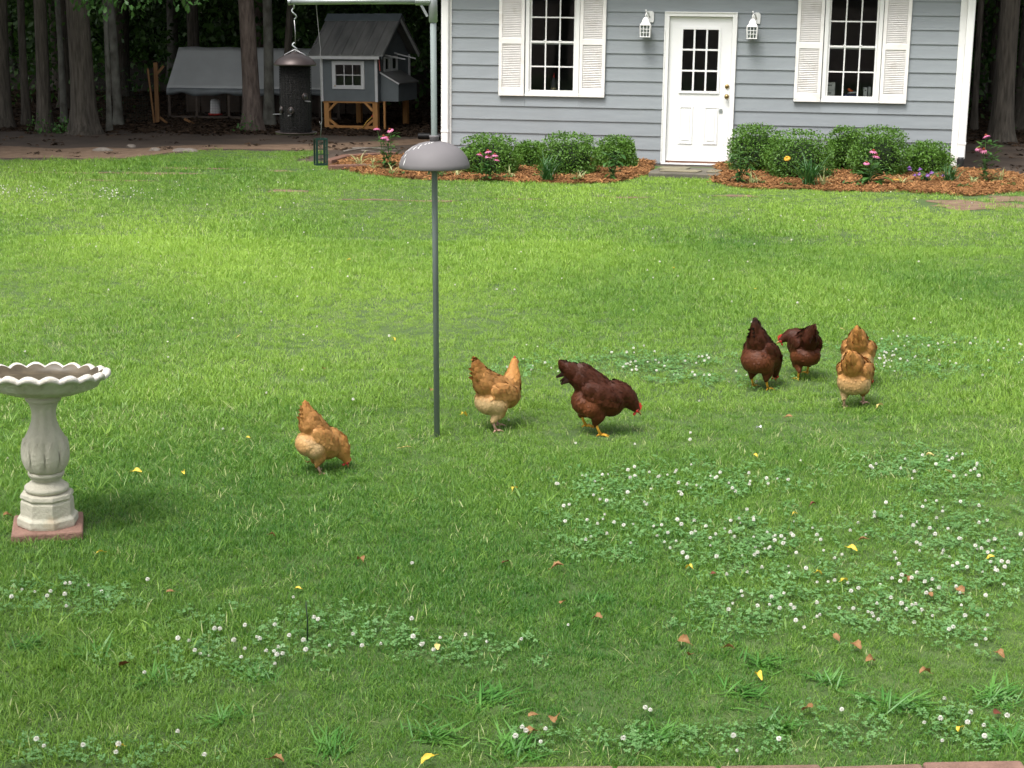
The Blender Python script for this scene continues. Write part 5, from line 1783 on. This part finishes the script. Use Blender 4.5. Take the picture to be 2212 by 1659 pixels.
    co = np.empty(len(body.vertices) * 3, dtype=np.float32); body.vertices.foreach_get('co', co); co = co.reshape(-1, 3)
    cols = np.ones((len(co), 4), dtype=np.float32)
    for i in range(len(co)):
        cols[i, :3] = color(co[i], i >= nb)
    ca.data.foreach_set('color', cols.ravel())
    bo_ = link_mesh('body', body, t)
    # plumage: overlapping feathers that lie back along the body
    fm_ = body
    cen = np.array([p.center[:] for p in fm_.polygons]); nor = np.array([p.normal[:] for p in fm_.polygons])
    maxv = np.array([max(p.vertices) for p in fm_.polygons])
    ok = np.where(maxv < nb)[0]
    headp = np.array(hp)
    hd_ = np.linalg.norm(cen[ok] - headp, axis=1)
    ok = ok[hd_ > .030]
    pick = rgv.choice(ok, size=min(2200, len(ok)), replace=False)
    tb = np.array(B(-.17, 0, .33))
    V, F, C = [], [], []
    for i in pick:
        p, n_ = Vector(cen[i]), Vector(nor[i])
        b = hip + invR @ (p - hip)
        if b.z < .235:
            flow = Vector((-.55, 0, -.8))
            if b.x < -.02: flow = Vector((-.15, 0, -1))
        else:
            flow = Vector(tb) - p
            if b.x < -.13: flow = Rm @ Vector((-.5, 0, .85))
        if (p - hp).length < .14 and (neck != 'up' or b.z > .29):
            flow = p - hp
        flow = flow - n_ * flow.dot(n_)
        if flow.length < 1e-4: continue
        flow.normalize()
        flow = (flow + Vector(rgv.normal(0, .13, 3))).normalized()
        s = flow.cross(n_).normalized()
        dist = (p - hp).length
        L_ = .025 * (.55 + .75 * sm(.03, .16, dist)) * (.8 + .4 * rgv.random()) * (.6 + .65 * sm(.19, .25, b.z))
        Wd = L_ * .62
        lift_ = (.08 + .13 * rgv.random()) * (.45 + .55 * sm(.19, .25, b.z))
        q0 = p - flow * L_ * .35 + n_ * .0002
        d = (flow + n_ * lift_).normalized()
        o_ = len(V)
        V += [q0, q0 + d * L_ * .55 + s * Wd * .5, q0 + d * L_ * .55 - s * Wd * .5, q0 + d * L_ * .9 + s * Wd * .28 - n_ * L_ * .05, q0 + d * L_ * .9 - s * Wd * .28 - n_ * L_ * .05, q0 + d * L_ * 1.03 - n_ * L_ * .08]
        F += [(o_, o_ + 1, o_ + 2), (o_ + 1, o_ + 3, o_ + 4, o_ + 2), (o_ + 3, o_ + 5, o_ + 4)]
        c = np.array(color(p)) * (.86 + .24 * rgv.random() + (.10 if rgv.random() < .08 else 0))
        C += [c] * 6
    pm = bpy.data.meshes.new('plumage'); pm.from_pydata([tuple(v) for v in V], [], F); pm.materials.append(M['hen'])
    pa = pm.color_attributes.new('Col', 'FLOAT_COLOR', 'POINT')
    C = np.concatenate([np.array(C), np.ones((len(C), 1))], 1).astype(np.float32); pa.data.foreach_set('color', C.ravel())
    tag(link_mesh('plumage', pm, bo_), kind='stuff')
    # tail feathers: a folded fan of long feathers
    for k in range(6):
        f = (k - 2.5) / 2.5
        side = 1 if k % 2 else -1
        mbf = MB()
        lay = abs(f)
        b0 = B(-.11 - .012 * lay, side * (.006 + .004 * k / 2), .300 - .01 * k / 2)
        ln = (.152 - .008 * k) * (math.hypot(.124 * tail, .103 * tback) / .161)
        ang = math.atan2(.124 * tail, .103 * tback) + R_(4 - 4 * (k // 2))
        rows = 6
        Vv, Ff = [], []
        for i in range(rows):
            tt = i / (rows - 1)
            an = ang - .55 * tt * tt * (1 if kind == 'red' else .6)
            px = -math.cos(an) * ln * tt; pzz = math.sin(an) * ln * tt
            wd = .019 * (math.sin(math.pi * (.15 + .75 * tt))) ** .6 if i < rows - 1 else .004
            o_ = Rm @ Vector((px, side * .006 * tt, pzz))
            w_ = Rm @ Vector((math.sin(an), 0, math.cos(an))) * wd
            yv = Vector((0, side * .003, 0))
            Vv += [b0 + o_ + w_, b0 + o_ + yv, b0 + o_ - w_]
        for i in range(rows - 1):
            for j in range(2):
                a = i * 3 + j; Ff.append((a, a + 1, a + 4, a + 3))
        mbf.add(Vv, Ff)
        fme = mbf.mesh('tail_feather', 'hen', True)
        fa = fme.color_attributes.new('Col', 'FLOAT_COLOR', 'POINT')
        cc = np.ones((len(Vv), 4), dtype=np.float32); cc[:, :3] = np.array(tailc) * (.75 + .5 * rgv.random()); fa.data.foreach_set('color', cc.ravel())
        link_mesh('tail_feather', fme, bo_)
    # face
    up = q @ Vector((0, 0, 1)); sd = q @ Vector((0, 1, 0))
    bk = MB(); bk.tube([hp + fdir * .024 - up * .003, hp + fdir * .036 - up * .004, hp + fdir * .050 - up * .010], [.0095, .007, .0012], 8); bk.build('beak', 'beak', bo_, smooth=True)
    cm = MB()
    pr = [(-.022, .016), (-.026, .030), (-.016, .033), (-.012, .042), (-.003, .034), (.003, .044), (.010, .034), (.017, .038), (.024, .022), (.030, .010), (.012, .014), (-.006, .018)]
    n_ = len(pr)
    ck = .95 if kind == 'red' else .62
    pr = [(a * ck, .012 + (b - .012) * ck) for a, b in pr]
    Vv = [hp + fdir * a * 1.0 + up * b + sd * .0035 for a, b in pr] + [hp + fdir * a + up * b - sd * .0035 for a, b in pr]
    Ff = [tuple(range(n_)), tuple(range(2 * n_ - 1, n_ - 1, -1))] + [(i, i + n_, (i + 1) % n_ + n_, (i + 1) % n_) for i in range(n_)]
    cm.add(Vv, Ff); cm.build('comb', 'comb', bo_)
    for s in (-1, 1):
        w2 = MB(); w2.ell(hp + fdir * .016 - up * .028 + sd * s * .009, (.006, .0035, .011), 10, 7, q); w2.build('wattle', 'comb', bo_, smooth=True)
        fc = MB(); fc.ell(hp + fdir * .013 + sd * s * .0165 - up * .004, (.011, .0055, .011), 10, 7, q); fc.build('face_skin', 'comb', bo_, smooth=True)
        ey = MB(); ey.ell(hp + fdir * .013 + sd * s * .0215 + up * .002, (.0042, .0026, .0042), 8, 6, q); ey.build('eye', 'eye', bo_, smooth=True)
    return t

def gh(u, v):
    p = ground(u, v + 5); return (p.x, p.y, 0.0)
hen('buff hen with pale rear fluff pecking head down beside an orange leaf', gh(690, 1019), R_(38), 'buff', pitch=R_(-29), neck='down', tail=.80, seed=1, feet=((.02, .0), (-.015, 0)), size=.76, turn=-.35)
hen('buff hen standing tall with raised tail and neck near the pole', gh(1074, 924), R_(42), 'buff', pitch=R_(-6), neck='up', tail=1.12, seed=2, feet=((.05, .0), (-.05, 0)), lift=(0, 0), size=.88, turn=.5)
hen('dark red hen in profile with drooping black tail and lowered red-combed head', gh(1291, 935), R_(6), 'red', pitch=R_(-16), neck='mid', tail=.40, tback=1.5, seed=3, feet=((-.06, .0), (.01, 0)), lift=(.03, 0), size=.94)
hen('dark red hen seen from behind with pointed tail, two yellow shanks, head hidden', gh(1643, 836), R_(52), 'red', pitch=R_(-24), neck='down', tail=.88, seed=4, feet=((.01, .012), (-.01, -.012)), size=.92, fluff=1.1)
hen('dark red hen striding on one yellow leg with head turned sideways', gh(1733, 814), R_(98), 'red', pitch=R_(-4), neck='level', tail=.75, seed=5, feet=((-.045, .0), (.05, 0)), lift=(0, .02), size=.88, turn=1.25)
hen('buff hen mostly hidden behind another buff hen', gh(1850, 828), R_(72), 'buff', pitch=R_(-8), neck='down', tail=.7, seed=6, size=.92, fluff=1.05)
hen('buff hen walking away in front of another buff hen, pale leg lifted', gh(1844, 877), R_(66), 'buff', pitch=R_(-2), neck='mid', tail=.65, seed=7, feet=((-.05, .0), (.055, 0)), lift=(0, .015), size=.90, fluff=1.05, turn=-.4)

# ================================================================== GRASS, CLOVER, LITTER
def blade_clump(name, n, rad, lmin, lmax, wid, seed, mt='grass', lift=(.55, 1.45), droop=(.2, 1.6), seg=3):
    rg = random.Random(seed)
    mb = MB()
    for k in range(n):
        a = rg.uniform(0, 6.28); rr = rad * math.sqrt(rg.random()); b = rg.uniform(0, 6.28)
        mb.strap((rr * math.cos(b), rr * math.sin(b), -.004), a, rg.uniform(lmin, lmax), wid * rg.uniform(.7, 1.25), rg.uniform(*lift), rg.uniform(*droop), seg, .15)
    return mb.mesh(name, mt, False)
CLUMPS = [blade_clump('clump', 17, .055, .022, .058, .0036, 300 + i) for i in range(6)]
FINE = [blade_clump('fine', 22, .055, .016, .040, .0026, 320 + i) for i in range(4)]
FAR = [blade_clump('far', 20, .10, .022, .052, .0060, 340 + i, seg=2) for i in range(4)]
GLINT = [blade_clump('glint', 6, .07, .025, .055, .0034, 360 + i, 'pale_glint', (.4, 1.35), (.1, 1.2)) for i in range(2)]

CLOV = [((1690, 1160), 1.0, .75), ((1480, 1080), .7, .5), ((1900, 1290), .7, .5), ((2120, 1200), .5, .6), ((600, 1375), .42, .30), ((470, 1430), .35, .2), ((140, 1650), .40, .12), ((1700, 1610), .55, .12), ((2050, 1590), .5, .22),
        ((1360, 795), 1.0, .45), ((1560, 1330), .5, .3), ((2120, 1370), .35, .25), ((110, 1300), .3, .2), ((1500, 820), .6, .3), ((930, 1420), .35, .15), ((1260, 1615), .3, .08), ((80, 1640), .3, .12), ((2000, 1020), .5, .5), ((1990, 770), .9, .6), ((160, 420), 1.6, .9)]
CLG = [(ground(u, v).x, ground(u, v).y, a, b) for (u, v), a, b in CLOV]
def clover_field(x, y):
    f = np.zeros_like(x)
    for cx, cy, a, b in CLG:
        f = np.maximum(f, np.exp(-(((x - cx) / a) ** 2 + ((y - cy) / b) ** 2) * 1.2))
    return f * (.75 + .5 * vnoise(x, y, 6.0, 31))
def bare_field(x, y):
    f = np.zeros_like(x)
    for cx, cy, a, b in BAREG:
        f = np.maximum(f, np.exp(-(((x - cx) / (a * .9)) ** 2 + ((y - cy) / (b * .9)) ** 2)))
    return f
def sample(n, y0, y1, seed, margin=1.1):
    """uniform points on the visible wedge of lawn, a step to either side included"""
    rg = np.random.default_rng(seed)
    out = []
    y = rg.uniform(y0, y1, n * 3)
    wmax = .335 * y1 + margin
    x = rg.uniform(-wmax, wmax, n * 3)
    k = np.abs(x) < .335 * y + margin
    x, y = x[k][:n], y[k][:n]
    jx, jy = x + .12 * vnoise(x, y, 5, 51), y + .22 * vnoise(x, y, 3.1, 52) + .12 * vnoise(x, y, 9, 53)
    m = in_poly(jx, np.where(y > 20, jy, y), LAWN) & ~in_poly(x, y, BED_L) & ~in_poly(x, y, BED_R)
    d = np.hypot(x - BB.x, y - BB.y)
    m &= ~((np.abs(x - BB.x) < .15) & (np.abs(y - BB.y) < .15))
    st_ = (x - step.location.x) * HE.x + (y - step.location.y) * HE.y
    sy_ = (x - step.location.x) * HN.x + (y - step.location.y) * HN.y
    m &= ~((np.abs(st_) < hwid + .02) & (sy_ > -.03))
    m &= y > edg.location.y + .045
    return x[m], y[m], rg
def yards(x, y):
    """0..1: young yellow-green lawn towards 1, darker mixed turf towards 0"""
    f = .50 + .20 * vnoise(x, y, .55, 2) + .13 * vnoise(x, y, 2.2, 3)
    f = f - .16 * np.clip((8.6 - y + .5 * vnoise(x, y, 1.0, 8)) / 1.6, 0, 1) - .05 * np.clip((y - 19) / 4, 0, 1)
    return f
def lay(name, n, y0, y1, seed, src, smin, smax, label, thin=0.0, lo_t=0.0, keep_clover=.25, patch=None):
    x, y, rg = sample(n, y0, y1, seed)
    c = clover_field(x, y); b = bare_field(x, y)
    # ragged far edge
    keep = rg.random(len(x)) > np.clip(c - .35, 0, 1) * keep_clover
    keep &= rg.random(len(x)) > np.clip(b * 2.0 * (.75 + .5 * vnoise(x, y, 7.0, 61)), 0, .95)
    if patch is not None:
        keep &= rg.random(len(x)) < patch(x, y)
    x, y = x[keep], y[keep]
    n = len(x)
    rot = np.stack([rg.normal(0, .10, n), rg.normal(0, .10, n), rg.random(n) * 6.283], 1)
    tint = np.clip(yards(x, y) + lo_t + rg.normal(0, .13, n), 0, 1)
    len_f = 1 + .30 * vnoise(x, y, 1.3, 6) + .12 * vnoise(x, y, 5.0, 16)
    scatter(name, np.stack([x, y, np.full(n, .006)], 1), rot, rg.uniform(smin, smax, n) * len_f, rg.integers(0, len(src), n), tint, src, label, 'grass')
lay('lawn_grass', 30000, 4.3, 9.2, 1, CLUMPS, .52, .88, 'short green lawn grass around the hens and the bird bath', lo_t=-.02)
lay('fine_grass', 13000, 4.3, 8.2, 2, FINE, .8, 1.2, 'fine short turf mixed through the near lawn', lo_t=-.08)
lay('lawn_grass', 38000, 9.0, 15.5, 3, CLUMPS, .85, 1.25, 'bright lawn grass across the middle of the yard', lo_t=.14)
lay('lawn_grass', 46000, 15.2, 28.5, 4, FAR, .8, 1.15, 'mown grass reaching to the flower beds and the woods', lo_t=.05)
lay('pale_blades', 30000, 4.3, 24, 5, GLINT, .8, 1.2, 'pale blades with painted-in highlights mixed through the lawn', patch=lambda x, y: np.clip(.5 + .4 * vnoise(x, y, .9, 40), 0, 1))

BROAD = [blade_clump('broad', 6, .045, .05, .12, .0075, 380 + i, 'grass', (.2, 1.2), (.2, 1.5), 4) for i in range(4)]
lay('broad_blades', 4200, 4.3, 9.5, 9, BROAD, .45, .85, 'coarse broad grass blades strewn through the near lawn', lo_t=.03, patch=lambda x, y: np.clip(.25 + .75 * vnoise(x, y, 1.6, 44), 0, 1))
# clover: trifoliate leaf clumps
def clover_clump(seed):
    rg = random.Random(seed); mb = MB()
    for k in range(9):
        a = rg.uniform(0, 6.28); rr = .07 * math.sqrt(rg.random())
        c = Vector((rr * math.cos(a), rr * math.sin(a), rg.uniform(.022, .046)))
        tl = Vector((rg.gauss(0, .25), rg.gauss(0, .25), 1)).normalized()
        for j in range(3):
            b = rg.uniform(0, .4) + j * 2.094
            d = Vector((math.cos(b), math.sin(b), 0)); d = (d - tl * d.dot(tl)).normalized()
            s = tl.cross(d); L_ = rg.uniform(.009, .014)
            mb.add([c, c + d * L_ * .6 + s * L_ * .5, c + d * L_ * 1.05 + s * L_ * .25, c + d * L_ * .92, c + d * L_ * 1.05 - s * L_ * .25, c + d * L_ * .6 - s * L_ * .5], [(0, 1, 2, 3), (0, 3, 4, 5)])
    return mb.mesh('clover', 'clover')
CS = [clover_clump(400 + i) for i in range(5)]
x, y, rg = sample(60000, 4.3, 13, 6)
c = clover_field(x, y)
k = rg.random(len(x)) < np.clip((c - .10) * .72, 0, .48)
x, y = x[k], y[k]; n = len(x)
scatter('clover_leaves', np.stack([x, y, np.full(n, .006)], 1), np.stack([rg.normal(0, .1, n), rg.normal(0, .1, n), rg.random(n) * 6.28], 1), rg.uniform(.52, .78, n), rg.integers(0, 5, n), np.clip(rg.normal(.5, .2, n), 0, 1), CS, 'bluish green clover patches spread through the lawn', 'clover')
# blossoms
mb = MB(); rgb_ = random.Random(4)
mb.tube([(0, 0, 0), (.002, 0, .03), (0, 0, .058)], .0012, 4)
stem_n = len(mb.f)
for k in range(46):
    a = k * 2.4; ph = math.acos(1 - 1.55 * (k + .5) / 46)
    d = Vector((math.sin(ph) * math.cos(a), math.sin(ph) * math.sin(a), math.cos(ph)))
    mb.leaf(Vector((0, 0, .062)) + d * .003, d, (0, 0, 1) if abs(d.z) < .9 else (1, 0, 0), .0115, .006)
bme = mb.mesh('blossom', 'clover_flower')
bme.materials.append(M['stem'])
for i in range(stem_n): bme.polygons[i].material_index = 1
x, y, rg = sample(38000, 4.4, 22, 7)
c = clover_field(x, y)
pr = np.clip((c - .18) * .95, 0, .6) * np.where(y < 9.2, 1.0, .6) + .007
k = rg.random(len(x)) < pr
x, y = x[k], y[k]
order = np.argsort(y)
x, y = x[order], y[order]
nb_ = min(295, len(x))
for i in range(nb_):
    o = link_mesh('clover_blossom', bme, None, (x[i], y[i], .006), (rg.normal(0, .2), rg.normal(0, .2), rg.random() * 6.28), rg.uniform(.42, .72))
    tag(o, 'round white clover blossom standing above the near lawn', 'clover blossom', 'white clover blossoms')
n = len(x) - nb_
if n > 0:
    scatter('clover_blossoms', np.stack([x[nb_:], y[nb_:], np.full(n, .006)], 1), np.stack([rg.normal(0, .2, n), rg.normal(0, .2, n), rg.random(n) * 6.28], 1), rg.uniform(.42, .72, n), np.zeros(n), rg.random(n), [bme], 'farther white clover blossoms dotting the lawn', 'clover')

# coarse tufts in the near lawn
TUF = [(1689, 1580, 46, .20), (1943, 1530, 52, .21), (2145, 1515, 50, .20), (1598, 1505, 26, .17), (1644, 1440, 26, .15), (1791, 1476, 26, .16), (1110, 1625, 18, .17), (1294, 1306, 18, .15), (937, 1598, 42, .19), (212, 1415, 34, .17),
       (711, 1625, 30, .16), (1050, 1520, 22, .17), (60, 1400, 26, .16), (330, 1470, 24, .15), (560, 1470, 20, .15), (2180, 1610, 40, .2), (1420, 1600, 22, .15), (480, 1560, 24, .15)]
tm = []
for k in range(4):
    rgk = random.Random(500 + k); mb = MB()
    lean_ = rgk.uniform(0, 6.28)
    for j in range(84):
        a = rgk.uniform(0, 6.28) if j % 2 else rgk.gauss(lean_, .9)
        rr = abs(rgk.gauss(0, .055))
        mb.strap((rr * math.cos(j), rr * math.sin(j * 1.3), 0), a, rgk.uniform(.04, .14), rgk.uniform(.005, .010), rgk.uniform(.10, .85), rgk.uniform(-.2, 1.1), 5, .2)
    tm.append(mb.mesh('tuft_blades', 'tuft'))
for k, (u, v, n, l) in enumerate(TUF):
    c = ground(u, v)
    o = link_mesh('coarse_grass_tuft', tm[k % 4], None, (c.x, c.y, .006), (0, 0, k * 1.7), ((l / .19) * (.8 + .35 * math.sin(k * 2.7) ** 2), (l / .19) * (.75 + .5 * math.sin(k * 1.3) ** 2), (l / .19) * .8))
    tag(o, 'coarse broad-bladed grass tuft sprawling in the near lawn', 'grass tuft', 'coarse grass tufts')

# fallen leaves
def fallen(kind, seed):
    rg = random.Random(seed); mb = MB()
    n = 10
    L_, W_ = (.062, .030) if kind in ('leaf_yellow', 'leaf_pale') else (.060, .044)
    V, F = [], []
    curl = rg.uniform(.5, 1.4)
    for i in range(n):
        t = i / (n - 1)
        w = W_ * (math.sin(math.pi * (t * .94 + .03)) ** .75) * (1 + (.16 * math.sin(i * 2.4 + seed) if kind in ('leaf_brown', 'leaf_dark') else .03 * math.sin(i * 3)))
        for j, o in enumerate((-1, -.5, 0, .5, 1)):
            V.append((L_ * (t - .5), o * w * .5 * (1 + .15 * math.sin(i + j)), .006 + abs(o) ** 1.6 * w * .33 * curl + .012 * math.sin(t * 3.1 * curl) + .002 * math.sin(i * 1.9 + j * 2.2)))
    for i in range(n - 1):
        for j in range(4):
            a = i * 5 + j; F.append((a, a + 5, a + 6, a + 1))
    mb.add(V, F)
    mb.tube([(-L_ * .5, 0, .008), (-L_ * .78, .004, .004)], .0012, 4)
    return mb.mesh('fallen_leaf', kind, True)
FM = {k: [fallen(k, 600 + i * 7 + len(k)) for i in range(3)] for k in ('leaf_yellow', 'leaf_pale', 'leaf_brown', 'leaf_dark', 'feather_white')}
LEAVES = [('leaf_yellow', [(297, 1020, 1.15), (398, 1022, .8), (849, 733, .9), (754, 562, .9), (1003, 897, 1.1), (1455, 580, .9), (1632, 985, .8), (1113, 1056, .85), (1841, 1187, 1.1), (1824, 1257, 1.0), (1488, 1227, .9), (217, 1195, .8), (2140, 1205, .8), (1640, 1462, 1.0), (925, 1642, 1.1), (644, 1273, .7), (1769, 1238, .7), (260, 1614, .7), (2076, 1577, .9), (1718, 1110, .6), (536, 946, .6), (1632, 625, .7)]),
          ('leaf_pale', [(876, 970, 1.25), (1902, 879, 1.2), (1820, 714, 1.2), (2048, 1021, 1.1), (2008, 986, 1.1), (517, 727, .8), (945, 1400, 1.0)]),
          ('leaf_brown', [(1205, 1227, 1.2), (778, 1211, 1.0), (1703, 903, 1.05), (1292, 1337, 1.0), (1477, 1388, 1.2), (1490, 1417, .8), (1574, 1402, .9), (1878, 1428, 1.0), (2006, 1288, 1.0), (2075, 1278, 1.1), (1957, 1251, .9), (1748, 1535, 1.2), (1200, 1558, 1.2), (1150, 1585, 1.0), (1806, 1378, .8), (1850, 1398, 1.1), (1998, 1455, 1.0), (368, 1280, .7), (596, 1646, 1.1), (587, 1157, .7), (662, 1001, .9), (698, 797, .7), (930, 843, .8), (1217, 1303, .8), (1865, 1168, .9), (2160, 1415, .9), (1152, 1548, .8), (15, 1115, .9)]),
          ('leaf_dark', [(1092, 1217, .9), (268, 1440, 1.1), (1757, 1090, .7), (2150, 1540, .8), (1540, 1240, .6)]),
          ('feather_white', [(1640, 926, 1.0)])]
LL = {'leaf_yellow': ('small curled yellow leaf fallen on the grass', 'yellow fallen leaves'), 'leaf_pale': ('pale buff-yellow leaf lying on the lawn', 'pale fallen leaves'), 'leaf_brown': ('curled orange-brown dead leaf lying on the lawn', 'orange-brown fallen leaves'),
      'leaf_dark': ('small dark maroon dead leaf in the lawn', 'dark fallen leaves'), 'feather_white': ('small white feather lying on the lawn between the leaf and the hens', 'white feather')}
q = 0
for kind, pts in LEAVES:
    for (u, v, s) in pts:
        c = ground(u, v, .03); q += 1
        o = link_mesh('fallen_leaf' if 'leaf' in kind else 'feather', FM[kind][q % 3], None, (c.x, c.y, .028), (random.uniform(-.5, .5), random.uniform(-.4, .4), random.uniform(0, 6.28)), s * .70)
        tag(o, LL[kind][0], 'leaf' if 'leaf' in kind else 'feather', LL[kind][1] if len(pts) > 1 else None)

# mulch chips
cm_ = []
for k in range(4):
    rgk = random.Random(700 + k); mb = MB()
    for j in range(7):
        a = rgk.uniform(0, 3.14); L_ = rgk.uniform(.025, .07); c = Vector((rgk.uniform(-.05, .05), rgk.uniform(-.05, .05), rgk.uniform(.002, .02)))
        d = Vector((math.cos(a), math.sin(a), rgk.uniform(-.35, .35)))
        mb.beam(c - d * L_ / 2, c + d * L_ / 2, rgk.uniform(.008, .018), .005)
    cm_.append(mb.mesh('chips', 'chip'))
allx = [p[0] for p in BED_L + BED_R]; ally = [p[1] for p in BED_L + BED_R]
rg = np.random.default_rng(77)
x = rg.uniform(min(allx), max(allx), 16000); y = rg.uniform(min(ally), max(ally), 16000)
m = in_poly(x, y, BED_L) | in_poly(x, y, BED_R)
x, y = x[m], y[m]; n = len(x)
sy = (x - HC.x) * HN.x + (y - HC.y) * HN.y
ss = (x - HC.x) * HE.x + (y - HC.y) * HE.y
yf = np.where(ss < -3.6, np.interp(ss, *BEDF[0]), np.interp(ss, *BEDF[1]))
h = .020 + .030 * np.clip((sy - yf) / np.maximum(-yf * .45, .1), 0, 1)
scatter('mulch_chips', np.stack([x, y, h], 1), np.stack([rg.normal(0, .2, n), rg.normal(0, .2, n), rg.random(n) * 6.28], 1), rg.uniform(.8, 1.3, n), rg.integers(0, 4, n), np.clip(rg.normal(.45, .25, n), 0, 1), cm_, 'orange-brown bark chips covering the flower beds', 'mulch')
# forest-floor litter
lt = []
for k in range(4):
    rgk = random.Random(800 + k); mb = MB()
    for j in range(8):
        a = rgk.uniform(0, 6.28); c = Vector((rgk.uniform(-.15, .15), rgk.uniform(-.15, .15), rgk.uniform(.004, .02)))
        mb.leaf(c, (math.cos(a), math.sin(a), rgk.uniform(-.2, .4)), (rgk.gauss(0, .3), rgk.gauss(0, .3), 1), rgk.uniform(.05, .11), rgk.uniform(.03, .06))
    lt.append(mb.mesh('litter', 'litter'))
rg = np.random.default_rng(78)
y = rg.uniform(22, 40, 26000); x = rg.uniform(-1, 1, 26000) * (.34 * y + 2)
m = ~in_poly(x, y, LAWN) & ~in_poly(x, y, BED_L) & ~in_poly(x, y, BED_R)
hx = (x - HC.x) * HE.x + (y - HC.y) * HE.y; hy = (x - HC.x) * HN.x + (y - HC.y) * HN.y
m &= ~((hx > -7.3) & (hx < .1) & (hy > -.1))
m &= (y > 27.8) | (rg.random(len(x)) < .03)
x, y = x[m], y[m]; n = len(x)
scatter('leaf_litter', np.stack([x, y, np.full(n, .002)], 1), np.stack([np.zeros(n), np.zeros(n), rg.random(n) * 6.28], 1), rg.uniform(.7, 1.2, n), rg.integers(0, 4, n), np.clip(rg.normal(.4, .25, n), 0, 1), lt, 'brown leaf litter over the woodland floor', 'leaf litter')
